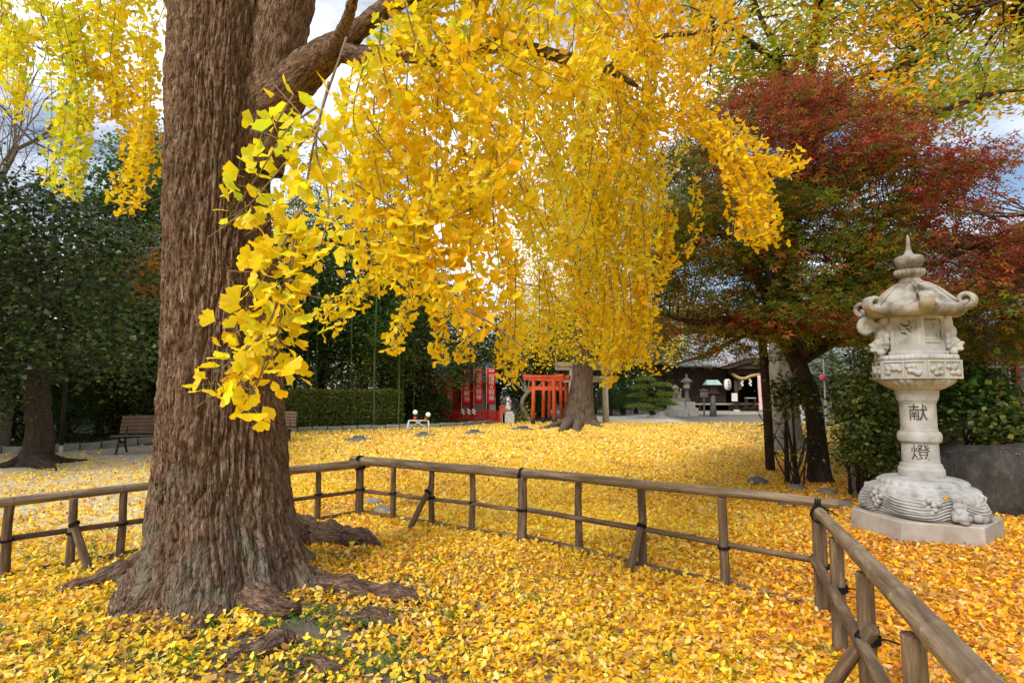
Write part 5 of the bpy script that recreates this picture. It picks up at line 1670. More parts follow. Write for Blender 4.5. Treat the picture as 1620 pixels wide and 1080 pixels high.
# kerb of stones along the planting
KP = [G(-60, 716), G(60, 716), G(150, 709), G(300, 694), G(455, 684), G(600, 679), G(705, 676), G(780, 670)]
kp = spline(np.array(KP), 400); kl = np.concatenate([[0], np.cumsum(np.linalg.norm(np.diff(kp, axis=0), axis=1))])
KERB = bpy.data.objects.new('kerb', None); COL.objects.link(KERB); props(KERB, 'low kerb of grey stones along the planting at the back', None, None, 'structure')
mb = MB(); mb.box((0, 0, 0), (.52, .16, .20)); bmv = mb
kme = []
for s_ in range(4):
    bm = bmesh.new(); bmesh.ops.create_cube(bm, size=1)
    for v in bm.verts: v.co = Vector((v.co.x * .50, v.co.y * .17, v.co.z * .22))
    bmesh.ops.bevel(bm, geom=bm.edges[:], offset=.025, segments=1, affect='EDGES')
    rk = random.Random(s_)
    for v in bm.verts: v.co += Vector((rk.uniform(-.012, .012), rk.uniform(-.012, .012), rk.uniform(-.012, .012)))
    me = bpy.data.meshes.new('stone'); bm.to_mesh(me); bm.free(); me.materials.append(m_kerb); kme.append(me)
for q, s_ in enumerate(np.arange(0, kl[-1] - .3, .54)):
    p_ = np.array([np.interp(s_ + .27, kl, kp[:, i]) for i in range(3)]); p2 = np.array([np.interp(s_ + .4, kl, kp[:, i]) for i in range(3)])
    o = bpy.data.objects.new('stone', kme[q % 4]); COL.objects.link(o); o.parent = KERB
    o.location = (p_[0], p_[1], .06 + .012 * math.sin(q * 2.1)); o.rotation_euler = (0, 0, math.atan2(*(p2 - p_)[[1, 0]]) + .04 * math.sin(q * 5))

# clipped hedge
rg = np.random.RandomState(301)
h0, h1 = np.array([pxx(425, 21.4), 21.4, 0]), np.array([pxx(640, 24.2), 24.2, 0])
hd = nrm(h1 - h0); hn = np.array([-hd[1], hd[0], 0]); hl = np.linalg.norm(h1 - h0)
HEDGE = thing('hedge', 'long clipped green hedge behind the kerb', 'hedge', (h0 + h1) / 2)
n = 26000
u_, v_, z_ = rg.uniform(0, hl, n), rg.uniform(0, 1.0, n), rg.uniform(.05, 1.0, n) ** .8
top_ = 1.48 + .07 * noise(np.column_stack([u_ * .9, v_, 0 * u_ + 2])) + .05 * noise(np.column_stack([u_ * 3, v_ * 3, 0 * u_]))
sh = rg.uniform(size=n)
v_ = np.where(sh < .5, rg.normal(.05, .06, n), v_); z_ = np.where((sh > .5) & (sh < .8), rg.normal(.98, .03, n), z_)
pos = h0 + u_[:, None] * hd + v_[:, None] * hn + np.column_stack([0 * u_, 0 * u_, z_ * top_])
a = rg.uniform(0, 6.28, n); d = np.column_stack([np.cos(a), np.sin(a), rg.normal(size=n) * .5])
V, F = scatter(*RHOMB, pos, orient(d, np.tile([0, -.4, 1.0], (n, 1)), rg, .8), rg.uniform(.055, .09, n))
hc = pick(rg, n, [(4, (.21, .27, .055)), (2, (.28, .33, .065)), (1.5, (.12, .16, .035)), (.8, (.36, .28, .06))], .2)
props(mk('foliage', V, F, m_leaf, HEDGE, False, np.repeat(hc, 4, 0)), kind='stuff')
mb = MB()
for q in range(60):
    s_ = h0 + hd * rg.uniform(0, hl) + hn * rg.uniform(.25, .75)
    for k_ in range(3): mb.tube(np.array([s_, s_ + [rg.normal() * .1, rg.normal() * .1, .6], s_ + [rg.normal() * .3, rg.normal() * .2, 1.25]]), [.02, .014, .006], 4, False)
props(mb.build('stems', m_dark, HEDGE), kind='stuff')


def bush(name, label, poly, d0, d1, ncl, per, rad, size, pal, base, seed, cat='bush', stems=10, tmpl=RHOMB, mat=None, flat=.8):
    rg = np.random.RandomState(seed)
    t = thing(name, label, cat, (base[0], base[1], 0))
    cen = in_poly(rg, poly, ncl, d0, d1)
    tone = np.clip(rg.normal(1, .2, ncl), .6, 1.5)
    V, F, C = clumps(rg, cen, per, rad, flat, size, tmpl, lambda p, ci: np.clip(pick(rg, len(p), pal, .2) * tone[ci][:, None], .003, .9), .8)
    props(mk('foliage', V, F, mat or m_leaf, t, False, C), kind='stuff')
    for q in range(stems):
        e = cen[rg.randint(ncl)]; s_ = np.array([base[0] + rg.normal() * .12, base[1] + rg.normal() * .1, -.03])
        simple_limb('stem', [s_, s_ * .6 + e * .4 + [0, 0, .1], e], [.03, .02, .006], m_dark, t, 6, 9)
    return t


bush('camellia_bush', 'dark glossy bush directly behind the stone lantern', [(1350, 610), (1365, 575), (1400, 560), (1440, 570), (1440, 740), (1400, 745), (1350, 735), (1340, 690), (1336, 640)], 7.5, 8.7, 75, 110, .13, .055, DG, G(1375, 775), 311)
bush('camellia_bush', 'dark bush left of the lantern around the slim grey stem', [(1335, 690), (1345, 650), (1375, 645), (1400, 700), (1385, 740), (1340, 735)], 7.4, 8.2, 20, 90, .12, .055, DG, G(1358, 785), 312, stems=5)
bush('evergreen_shrub', 'tall dark shrub filling the gap behind the lantern roof and the house', [(1395, 610), (1420, 560), (1470, 540), (1520, 560), (1545, 620), (1540, 690), (1400, 690)], 9.8, 11.2, 90, 85, .2, .07, DG, (6.9, 10.6), 318, 'shrub', 8)
bush('leafy_sapling', 'leafy young tree between the lantern and the red framed window', [(1505, 600), (1540, 585), (1580, 600), (1592, 630), (1570, 655), (1520, 660), (1500, 630)], 8.6, 9.4, 42, 60, .16, .08, MG + [(1, (.30, .24, .02))], G(1530, 765), 313, 'tree', 5)
bush('clipped_shrub', 'dark clipped shrub behind the boulder at the right edge', [(1545, 665), (1580, 650), (1640, 655), (1720, 660), (1720, 720), (1545, 715)], 8.0, 9.2, 70, 80, .13, .07, DG, G(1620, 770), 314)
bush('round_bush', 'round clipped bush in front of the red shrine fence', [(664, 640), (675, 625), (695, 622), (712, 630), (712, 655), (700, 664), (672, 665)], 24.6, 25.6, 60, 60, .16, .08, MG + [(1.5, (.14, .05, .02))], (pxx(688, 25), 25), 315)
bush('sprawling_shrub', 'straggly shrub with sparse yellow leaves and bare twigs above the hedge', [(478, 620), (500, 590), (540, 565), (580, 560), (596, 600), (560, 618), (510, 625)], 22.8, 24.2, 34, 14, .22, .07, [(3, (.35, .32, .03)), (2, (.14, .17, .03)), (1, (.5, .38, .03))], (pxx(540, 23.5), 23.5), 316, 'shrub', 34)
bush('camellia_bush', 'low dark leafy shrub under the maple trunk with round leaves', [(1225, 630), (1235, 600), (1262, 590), (1282, 610), (1285, 645), (1260, 650), (1230, 645)], 8.6, 9.1, 15, 55, .11, .06, DG + [(1, (.12, .14, .03))], G(1270, 765), 317, stems=6)
for q, (px, d, s_, kd) in enumerate(((10, 15.2, .55, 'lowm'), (60, 16.2, .6, 'low'), (110, 15.8, .5, 'lowm'), (165, 18.0, .75, 'low'), (215, 17.6, .8, 'low'), (-70, 15.0, .7, 'low'), (255, 18.5, .9, 'low'), (330, 22, 1.0, 'low'), (395, 23, 1.0, 'low'))):
    plant_tree('shrub', kd, pxx(px, d), d, s_, s_, q * 1.3, ['yellow green shrub at the foot of the leaning dark trunk, left side', 'low dark shrub just behind the leaning dark trunk', 'yellow green shrub between the dark trunk and the black pipe', 'dark shrub against the concrete wall',
               'dark shrub behind the wooden bench', 'low dark shrub at the left edge of the yard', 'dark shrub touching the trunk outline behind the bench', 'dark shrub behind the big trunk', 'dark shrub behind the big trunk near the hedge'][q], 'low shrubs along the back', 'shrub')
for q, (px, d, s_, kd) in enumerate(((965, 33, .62, 'lowm'), (985, 34, .7, 'lowm'), (1005, 36, .8, 'low'), (640, 26, .7, 'low'), (655, 28, .9, 'low'), (835, 30, .6, 'low'), (865, 31, .65, 'lowm'), (900, 31, .7, 'low'), (940, 35, .8, 'low'))):
    plant_tree('shrub', kd, pxx(px, d), d, s_, s_, q * 1.3, ['bright round shrub just right of the stone torii', 'bright shrub between the stone torii and the pruned pine', 'dark shrub behind the pruned pine', 'dark shrub right of the hedge end', 'dark shrub under the tree by the pale roof',
               'dark shrub left of the red torii', 'shrub seen through the red torii', 'dark shrub behind the second ginkgo trunk', 'dark shrub behind the stone torii post'][q], 'shrubs around the shrine', 'shrub')

# green ground cover behind the kerb
rg = np.random.RandomState(320); n = 26000
uu = rg.uniform(0, kl[-1], n); bw = np.abs(rg.normal(0, 1.6, n)) + .12
pb = np.column_stack([np.interp(uu, kl, kp[:, i]) for i in range(3)]); tg = np.column_stack([np.interp(uu, kl, np.gradient(kp[:, i], kl)) for i in range(3)])
pos = pb + np.column_stack([-tg[:, 1], tg[:, 0], 0 * uu]) * bw[:, None]; pos[:, 2] = 0
d = np.column_stack([rg.normal(size=n) * .6, rg.normal(size=n) * .6, np.full(n, .8)])
V, F = scatter(*rhomb_leaf(.16, .05), pos, orient(d, rg.normal(size=(n, 3)), rg), rg.uniform(.08, .2, n))
props(mk('ground_cover', V, F, m_leaf, None, False, np.repeat(pick(rg, n, MG + [(2, (.12, .19, .03))], .2), 4, 0)), 'low green plants growing behind the stone kerb', 'ground cover', kind='stuff')

# concrete wall at the left back, black pipe, poles
mb = MB(); mb.box((pxx(120, 20.5), 20.5, 1.15), (9.0, .18, 2.3)); props(mb.build('concrete_wall', m_conc), 'grey concrete wall behind the dark shrubs on the left', 'wall')
g = G(96, 722); POLE = thing('drain_pole', 'thin black pole with a grey foot beside the leaning dark trunk', 'pole', g)
mb = MB(); mb.tube(np.array([z3(g, .26), z3(g, 1.2), z3(g, 2.1)]), .045, 10); mb.build('pole', m_black, POLE, True)
mb = MB(); mb.tube(np.array([z3(g, -.05), z3(g, .28)]), .038, 10); mb.build('foot', m_stone, POLE, True)
g = G(1219, 746); o = None
WP = thing('wooden_pole', 'straight dark wooden pole in front of the pale trunk by the maple', 'pole', g)
mb = MB(); mb.tube(np.array([z3(g, -.05), z3(g, 1.2) + [-.02, 0, 0], z3(g, 2.7) + [-.07, 0, 0]]), [.085, .08, .075], 12); mb.build('pole', m_dark, WP, True)
mb = MB(); mb.tube(np.array([z3(g, 2.0) + [-.05, 0, 0], z3(g, 2.07) + [-.05, 0, 0]]), .088, 12); mb.build('band', m_black, WP, True)
# slim grey stem beside the lantern bush
g = G(1357, 787); ST = thing('slim_tree', 'slim grey stem standing between the maple trunk and the lantern base', 'tree', g)
simple_limb('trunk', [g, g + [0, 0, .4], P(1358, 700, g[1]), P(1362, 620, g[1])], [.085, .06, .05, .03], m_grey, ST, 8, 16)
# straggly twigs by the pole
rg = np.random.RandomState(330); g = G(1250, 768)
TW = thing('twiggy_shrub', 'straggly almost leafless shrub between the wooden pole and the maple trunk', 'shrub', g)
cen = []
for q in range(9):
    e = P(rg.uniform(1185, 1295), rg.uniform(640, 725), g[1] + rg.uniform(-.4, .4)); s_ = g + [rg.normal() * .12, rg.normal() * .1, 0]
    m_ = s_ * .5 + e * .5 + rg.normal(size=3) * .13
    simple_limb('stem', [s_, m_, e], [.014, .010, .004], m_dark, TW, 6, 10, )
    for k_ in range(3):
        f_ = e * .7 + m_ * .3; e2 = f_ + rg.normal(size=3) * .16 + [0, 0, .08]; simple_limb('twig', [f_, (f_ + e2) / 2 + rg.normal(size=3) * .02, e2], [.008, .006, .003], m_dark, TW, 5, 6)
    if q % 2: cen.append(m_ * .6 + e * .4)
V, F, C = clumps(rg, np.array(cen), 22, .13, .9, .06, RHOMB, lambda p, ci: pick(rg, len(p), DG + [(2, (.12, .13, .03))], .2), .8)
props(mk('foliage', V, F, m_leaf, TW, False, C), kind='stuff')
for q, (px, py, r) in enumerate(((1200, 765, .16), (1262, 775, .13), (1310, 782, .12), (1245, 800, .10), (1330, 800, .14))):
    g = G(px, py); mb = MB(); mb.ball((g[0], g[1], .02), r, 12, 8, (1.2, .9, .6)); mb.V[0] = mb.V[0] + .3 * r * noise(mb.V[0] / r)[:, None]
    props(mb.build('edging_rock', m_dstone, None, True), ['mossy grey rock at the foot of the wooden pole', 'grey rock left of the maple foot', 'grey rock right of the maple foot', 'flat grey rock in the leaves before the twiggy shrub', 'grey rock in front of the slim stem'][q], 'rock', 'edging rocks under the maple')

# floodlight stand and flat stones on the leaf carpet
g = G(662, 686); FLS = thing('lamp_stand', 'low white trestle with two round white lamps in front of the hedge end', 'lamp stand', g)
d_ = g[1]; wx = .34
mb = MB()
for s_ in (-1, 1):
    for y_ in (-.22, .22): mb.tube(np.array([g + [s_ * wx * 1.15, y_, 0], g + [s_ * wx, y_ * .3, .46]]), .016, 6)
    mb.tube(np.array([g + [s_ * wx * 1.08, -.14, .2], g + [s_ * wx * 1.08, .14, .2]]), .013, 6)
for y_ in (-.07, .07): mb.tube(np.array([g + [-wx, y_, .46], g + [wx, y_, .46]]), .018, 6)
mb.tube(np.array([g + [-wx * 1.08, -.14, .2], g + [wx * .3, -.07, .44]]), .012, 6); mb.tube(np.array([g + [wx * 1.08, -.14, .2], g + [-wx * .3, -.07, .44]]), .012, 6)
mb.build('frame', m_white, FLS, True)
for x_, z_, tl in ((-.12, .60, 0), (.28, .56, 1)):
    mb = MB(); mb.tube(np.array([g + [x_ - .04 * tl, 0, .47], g + [x_ - .02 * tl, 0, z_]]), .05, 8); hld = mb.build('lamp_holder', m_ored, FLS, True)
    mb = MB(); mb.ball(g + [x_ + .05 * tl, 0, z_ + .14 - .04 * tl], .085, 14, 10, (1, .8, 1)); mb.build('lamp', m_paper, hld, True)
for q, (px, py, wd) in enumerate(((566, 697, .42), (669, 690, .36), (750, 686, .40), (826, 680, .5))):
    g = G(px, py); FS = thing('flat_stone', ['flat stone with a dark block, nearest the trunk on the leaf carpet', 'flat stone in front of the white lamp stand', 'flat stone between the lamp stand and the red fence', 'flat stone left of the second ginkgo roots'][q], 'stone', g, 'flat stones in the yard')
    mb = MB(); mb.lathe([(wd, 0), (wd * .95, .05), (wd * .8, .07), (.02, .075)], g, 14, lambda a: 1 + .12 * math.sin(3 * a + q) + .08 * math.sin(5 * a)); mb.build('slab', m_dstone, FS)
    mb = MB(); mb.box(g + [.02, 0, .11], (wd * .7, wd * .45, .08), .2 * q); mb.build('block', m_dstone, FS)

# ---------------------------------------------------------------- red shrine, banners, red fence
sd_ = 28.5; sx_ = pxx(722, sd_)
RS = thing('red_shrine', 'small red shrine with a pale green copper roof behind the banners', 'shrine', (sx_, sd_, 0))
mb = MB(); mb.box((sx_, sd_ + .9, .95), (3.2, 1.8, 1.9)); WLL = mb.build('wall', m_plast, RS)
mb = MB(); mb.box((sx_ + .05, sd_ - .04, .95), (.62, .06, 1.7)); mb.build('door', m_red, RS)
for x_ in (-1.55, -.75, .8, 1.55):
    mb = MB(); mb.box((sx_ + x_, sd_ - .03, .95), (.14, .14, 1.9)); mb.build('post', m_red, RS)
mb = MB(); mb.box((sx_, sd_ - .04, 1.86), (3.5, .12, .14)); mb.build('beam', m_red, RS)
V = np.array([(sx_ - 2.1, sd_ - .7, 1.95), (sx_ + 2.1, sd_ - .7, 1.95), (sx_ + 1.7, sd_ + .9, 2.95), (sx_ - 1.7, sd_ + .9, 2.95), (sx_ - 2.1, sd_ + 2.4, 1.95), (sx_ + 2.1, sd_ + 2.4, 1.95),
              (sx_ - 2.1, sd_ - .7, 1.85), (sx_ + 2.1, sd_ - .7, 1.85), (sx_ - 2.1, sd_ + 2.4, 1.85), (sx_ + 2.1, sd_ + 2.4, 1.85)])
RSR = mk('roof', V, [(0, 1, 2, 3), (3, 2, 5, 4), (0, 3, 4), (1, 5, 2), (6, 7, 1, 0), (8, 6, 0, 4), (9, 8, 4, 5), (7, 9, 5, 1), (6, 8, 9, 7)], m_cop, RS)
for q in range(15):
    x0 = sx_ - 2.0 + q * 4.0 / 14; x1 = sx_ - 1.62 + q * 3.24 / 14
    mb = MB(); mb.tube(np.array([(x0, sd_ - .7, 1.965), (x1, sd_ + .9, 2.965)]), .025, 5); mb.build('roof_seam', m_cop, RSR)
for q, (px, y0, y1, d, lab) in enumerate(((692, 600, 645, 26.9, 'red prayer banner with white writing, leftmost and half behind the round bush'), (711, 596, 642, 26.7, 'red prayer banner just left of the bright red shrine door'), (738, 585, 641, 26.5, 'red prayer banner just right of the bright red shrine door'),
                                          (757, 581, 638, 26.4, 'tallest red prayer banner in the middle of the row'), (777, 583, 639, 26.3, 'red prayer banner nearest the stone fox'))):
    x_ = pxx(px, d); zt_, zb_ = P(px, y0, d)[2], P(px, y1, d)[2]
    BN = thing('prayer_banner', lab, 'banner', (x_, d, 0), 'red prayer banners by the small shrine')
    mb = MB(); mb.tube(np.array([(x_ - .21, d, -.05), (x_ - .21, d, zt_ + .12)]), .018, 6); mb.build('pole', m_white, BN, True)
    mb = MB(); mb.tube(np.array([(x_ - .24, d, zt_ + .02), (x_ + .2, d, zt_ + .02)]), .01, 5); mb.build('crossbar', m_white, BN)
    nn_ = 14; V, F = [], []
    for j in range(nn_):
        for i in range(5): V.append((x_ - .19 + .095 * i, d - .015 + .03 * math.sin(j * .6 + i * .8 + q), zb_ + (zt_ - zb_) * j / (nn_ - 1)))
    F = [(j * 5 + i, j * 5 + i + 1, j * 5 + i + 6, j * 5 + i + 5) for j in range(nn_ - 1) for i in range(4)]
    CL = mk('cloth', np.array(V), F, m_cloth, BN, True)
    sm = CL.modifiers.new('thick', 'SOLIDIFY'); sm.thickness = .006
    s_txt = '稲荷大明神'; hh = (zt_ - zb_) * .86 / 5.3
    V, F = text_mesh('奉納', .15); V2 = np.column_stack([x_ + .01 + V[:, 0] * .9, np.full(len(V), d - .062), zt_ - .10 + V[:, 1]]); mk('lettering', V2, F, m_wtext, CL)
    for i, ch in enumerate(s_txt):
        V, F = text_mesh(ch, hh * 1.02)
        mk('lettering', np.column_stack([x_ + .02 + V[:, 0] * .95, np.full(len(V), d - .062), zt_ - .26 - hh * (i + .45) * .93 + V[:, 1]]), F, m_wtext, CL)
RFN = thing('red_fence', 'low red picket fence in front of the banners', 'fence', (pxx(750, 26), 26.0, 0))
x0, x1 = pxx(698, 26), pxx(792, 26)
pkm = None
for q in range(26):
    x_ = x0 + (x1 - x0) * q / 25
    mb = MB(); mb.box((x_, 26.0 + .012 * math.sin(q * 3), .29), (.075, .03, .60 + .02 * math.sin(q * 7))); mb.build('picket', m_red, RFN)
for z_ in (.16, .46):
    mb = MB(); mb.box(((x0 + x1) / 2, 26.035, z_), (x1 - x0 + .1, .04, .06)); mb.build('rail', m_red, RFN)
for q, x_ in enumerate((pxx(732, 25.9), pxx(741, 25.9), pxx(749, 25.9))):
    mb = MB(); z_ = .62
    for k_, (dx, dz) in enumerate(((0, 0), (.06, -.06), (0, -.12), (.06, -.18))): mb.box((x_ + dx, 25.9 + .004 * k_, z_ + dz), (.09, .003, .07))
    mb.build('paper_streamer', m_paper, RFN)
for q, px in enumerate((792, 797)):
    mb = MB(); x_ = pxx(px, 25.6); mb.box((x_, 25.6, .36), (.10, .10, .74)); mb.lathe([(.075, .73), (.075, .77), (.02, .80)], (x_, 25.6, 0), 8)
    mb.build('gate_post', m_ored, RFN)
g = np.array([pxx(804, 25.8), 25.8, 0])
FX = thing('stone_fox', 'pale stone fox statue on a grey block beside the red fence', 'statue', g)
mb = MB(); mb.box(g + [0, 0, .22], (.55, .5, .48)); mb.box(g + [0, 0, .5], (.42, .4, .1)); mb.build('block', m_stone, FX)
blob('fox', [(g + [0, .06, .68], .14, (1, 1, 1)), (g + [0, 0, .86], .11, (.9, .9, 1.4)), (g + [0, -.03, 1.06], .09, (1, 1, .9)), (g + [-.02, -.13, 1.03], .05, (1, 1.3, .8)), (g + [-.05, 0, 1.16], .03, (1, 1, 1.8)), (g + [.05, 0, 1.16], .03, (1, 1, 1.8)), (g + [.06, -.1, .68], .045, (1, 1, 2.2)), (g + [-.06, -.1, .68], .045, (1, 1, 2.2)),
               (g + [.08, .17, .8], .07, (1, 1, 1.8)), (g + [.09, .2, .98], .06, (1, 1, 1.5))], m_white, FX, .022)


def torii(xa, xb, d, dz, mat, sleeve, label, name, r, group=None, stone=False):
    """xa, xb: x of the two posts; d, dz: depths of the two posts; height from the beams"""
    a, b = np.array([xa, d, 0]), np.array([xb, dz, 0]); H = sleeve[0]
    t = thing(name, label, 'torii', (a + b) / 2, group); dr = nrm(b - a); W = np.linalg.norm(b - a); ez = math.atan2(dr[1], dr[0])
    for p_, s_ in ((a, 1), (b, -1)):
        lean = dr * s_ * .02 * H
        mb = MB(); mb.tube(np.array([p_ + [0, 0, -.05], p_ + lean * .5 + [0, 0, H * .5], p_ + lean + [0, 0, H - .02]]), [r * 1.08, r, r * .95], 12); po = mb.build('post', mat, t, True)
        if sleeve[1]: mb = MB(); mb.tube(np.array([p_ + [0, 0, -.04], p_ + [0, 0, .26]]), r * 1.22, 12); mb.build('sleeve', m_black, po, True)
    c_ = (a + b) / 2
    mb = MB(); mb.box(c_ + [0, 0, H * .80], (W + r * 5, r * 1.3, r * 1.9), ez); mb.build('tie_beam', mat, t)
    mb = MB(); L_ = W + r * 10; q = [c_ + dr * L_ * u + np.array([0, 0, H + .035 * (abs(u) * 2) ** 2.5]) for u in np.linspace(-.5, .5, 11)]
    for zo, hh, ww in ((0, r * 1.2, r * 1.7), (r * 1.35, r * 1.4, r * 2.4)):
        V, F = [], []
        nv = np.array([-dr[1], dr[0], 0])
        for p_ in q:
            for (u, v) in ((-1, -1), (1, -1), (1, 1), (-1, 1)): V.append(p_ + nv * ww * u * .55 + np.array([0, 0, zo + v * hh * .5]))
        for j in range(10):
            for i in range(4): F.append((j * 4 + i, j * 4 + (i + 1) % 4, j * 4 + 4 + (i + 1) % 4, j * 4 + 4 + i))
        F += [(3, 2, 1, 0), (40, 41, 42, 43)]; mb.add(np.array(V), F)
    mb.build('lintel', mat, t)
    mb = MB(); mb.box(c_ + [0, 0, H * .9], (r * 1.4, r * 1.0, H * .17), ez); mb.build('strut', mat, t)


torii(pxx(843, 25.0), pxx(877, 24.6), 25.0, 24.6, m_ored, (1.98, True), 'front vermilion torii of the row, black sleeved posts', 'red_torii', .085, 'row of vermilion torii')
torii(pxx(859, 26.2), pxx(888, 25.8), 26.2, 25.8, m_ored, (1.95, True), 'middle vermilion torii of the row', 'red_torii', .08, 'row of vermilion torii')
torii(pxx(868, 27.6), pxx(896, 27.2), 27.6, 27.2, m_ored, (1.95, True), 'rear vermilion torii of the row, next to the second ginkgo', 'red_torii', .08, 'row of vermilion torii')
torii(pxx(903, 26.8), pxx(957.5, 26.4), 26.8, 26.4, m_stone, (2.5, False), 'pale stone torii partly hidden by the second ginkgo trunk', 'stone_torii', .145)
# rail roof plank above the red torii
rg = np.random.RandomState(341); g = G(838, 667)
CT = thing('crooked_tree', 'crooked bare little tree with yellow shoots left of the red torii', 'tree', g)
simple_limb('trunk', [g, P(826, 640, g[1]), P(834, 622, g[1]), P(852, 612, g[1]), P(862, 598, g[1])], [.12, .10, .085, .06, .02], m_grey, CT)
for e in ((815, 590), (822, 575), (842, 585), (800, 600)): simple_limb('limb', [P(834, 622, g[1]), P((834 + e[0]) / 2, (615 + e[1]) / 2, g[1]), P(*e, g[1])], [.04, .03, .01], m_grey, CT, 6, 8)
cen = in_poly(rg, [(818, 665), (826, 630), (836, 632), (840, 660)], 16, g[1] - .2, g[1] + .2)
V, F, C = clumps(rg, cen, 14, .12, 1, .09, RHOMB, lambda p, ci: pick(rg, len(p), [(2, (.4, .36, .03)), (1, (.2, .25, .03))]), .9); props(mk('shoots', V, F, m_leaf, CT, False, C), kind='stuff')

# ---------------------------------------------------------------- cloud-pruned pine
rg = np.random.RandomState(342); dP = 31.0; g = np.array([pxx(1033, dP), dP, 0])
PN = thing('pruned_pine', 'cloud pruned pine with flat green pads between the stone torii and the shrine', 'tree', g)
simple_limb('trunk', [g, P(1030, 645, dP), P(1036, 630, dP), P(1028, 612, dP), P(1022, 600, dP)], [.16, .13, .11, .08, .03], m_dark, PN)
for (px, py, w_) in ((1020, 602, .55), (1016, 614, .62), (1045, 611, .60), (1030, 622, .72), (1054, 626, .62), (1008, 628, .5), (1038, 634, .85), (1012, 644, .75), (1055, 641, .6), (1032, 649, .7)):
    c_ = P(px, py, dP + rg.uniform(-.5, .5)); n = 620
    q = rg.normal(size=(n, 3)); q = nrm(q) * rg.uniform(.3, 1, (n, 1)) ** .5; q[:, 2] = np.abs(q[:, 2]) * .9 - .12
    pos = c_ + q * np.array([w_, w_ * .9, .22])
    d = nrm(q * [.7, .7, .4] + [0, 0, .8] + rg.normal(size=(n, 3)) * .35)
    V, F = scatter(*rhomb_leaf(.16, .03), pos, orient(d, rg.normal(size=(n, 3)), rg), rg.uniform(.09, .16, n))
    PD = mk('needle_pad', V, F, m_leaf, PN, False, np.repeat(pick(rg, n, [(3, (.24, .33, .06)), (2, (.17, .25, .05)), (1, (.32, .38, .08))], .15), 4, 0)); props(PD, kind='stuff')
    simple_limb('limb', [P(1031, 632, dP) * .8 + c_ * .2, (P(1031, 625, dP) + c_) / 2, c_], [.05, .035, .015], m_dark, PN, 6, 8)
mb = MB(); mb.lathe([(.55, 0), (.5, .12), (.2, .16)], g + [.1, -.2, 0], 16); props(mb.build('mound_stone', m_stone), 'pale stone ring at the foot of the pruned pine', 'stone')

# ---------------------------------------------------------------- guardian dog, dark lantern, sign, wayside lantern
dK = 33.0; g = np.array([pxx(1068, dK), dK, 0])
KO = thing('guardian_dog', 'stone guardian dog seated on a stepped pedestal left of the shrine', 'statue', g)
mb = MB(); mb.box(g + [0, 0, .18], (1.1, .9, .42)); mb.box(g + [0, 0, .62], (.78, .66, .48)); mb.build('pedestal', m_stone, KO)
mb = MB(); mb.box(g + [0, 0, .94], (.86, .7, .16)); mb.build('cap', plain('reddish stone', (.33, .26, .21), .9, .2, .2, 6), KO)
blob('dog', [(g + [.12, .1, 1.15], .19, (1, .9, .9)), (g + [.02, 0, 1.38], .17, (.9, .9, 1.3)), (g + [-.04, -.05, 1.62], .16, (1, 1, .9)), (g + [-.14, -.1, 1.58], .08, (1.2, 1, .8)), (g + [-.08, -.12, 1.2], .055, (1, 1, 2.6)), (g + [-.1, .08, 1.2], .055, (1, 1, 2.6)), (g + [.28, .1, 1.25], .1, (.8, 1, 1.8)), (g + [.32, .1, 1.46], .08, (.8, 1, 1.6)),
               (g + [.08, -.1, 1.6], .09, (1, 1, 1.2)), (g + [-.05, -.02, 1.76], .05, (1, 1, 1)), (g + [-.16, -.12, 1.06], .07, (1.3, 1, .6)), (g + [.2, -.1, 1.06], .09, (1.5, 1, .6))], plain('pinkish weathered stone', (.30, .25, .21), .9, .2, .25, 5), KO, .03)
g = np.array([pxx(1088, dK), dK + .3, 0])
DL = thing('stone_lantern', 'slender dark stone lantern on a pale block beside the guardian dog', 'stone lantern', g)
mb = MB(); mb.box(g + [.03, 0, .22], (.95, .9, .5)); mb.box(g + [0, 0, .63], (.72, .68, .36)); mb.build('pedestal', m_stone, DL)
mb = MB(); mb.lathe([(.26, .81), (.22, .9), (.13, 1.0), (.11, 1.4), (.15, 1.5), (.24, 1.58), (.25, 1.62)], g, 16); mb.build('shaft', m_dstone, DL, True)
mb = MB(); mb.lathe([(.17, 1.62), (.19, 1.66), (.19, 1.92), (.16, 1.95)], g, 6); mb.build('lamp_chamber', m_stone, DL)
mb = MB(); mb.lathe([(.36, 1.93), (.38, 1.97), (.2, 2.12), (.08, 2.2), (.06, 2.24), (.08, 2.3), (.02, 2.42)], g, 12); mb.build('roof', m_dstone, DL, True)
g = np.array([pxx(1112, 32), 32, 0]); SG = thing('notice_board', 'small grey wooden notice board on a post left of the veranda', 'sign', g)
mb = MB(); mb.box(g + [0, 0, .72], (.09, .07, 1.5)); mb.build('post', m_slat, SG)
mb = MB(); mb.box(g + [0, -.05, 1.28], (.44, .04, .36)); mb.build('board', m_dstone, SG)
V = g + np.array([(-.28, -.14, 1.47), (.28, -.14, 1.47), (.28, .04, 1.47), (-.28, .04, 1.47), (0, -.14, 1.56), (0, .04, 1.56)]); mk('cap', V, [(0, 1, 4), (3, 5, 2), (0, 4, 5, 3), (1, 2, 5, 4), (0, 3, 2, 1)], m_dstone, SG)
g = np.array([pxx(1126, 32.5), 32.5, 0]); WL = thing('wayside_lantern', 'lantern on a thick post with a green copper roof before the veranda', 'lantern', g)
mb = MB(); mb.tube(np.array([g, g + [0, 0, .6], g + [0, 0, 1.3]]), [.2, .15, .14], 10); mb.build('post', m_dstone, WL, True)
mb = MB(); mb.box(g + [0, 0, 1.34], (.66, .5, .07)); mb.box(g + [0, 0, 1.56], (.38, .34, .38)); mb.build('lamp_chamber', m_wood, WL)
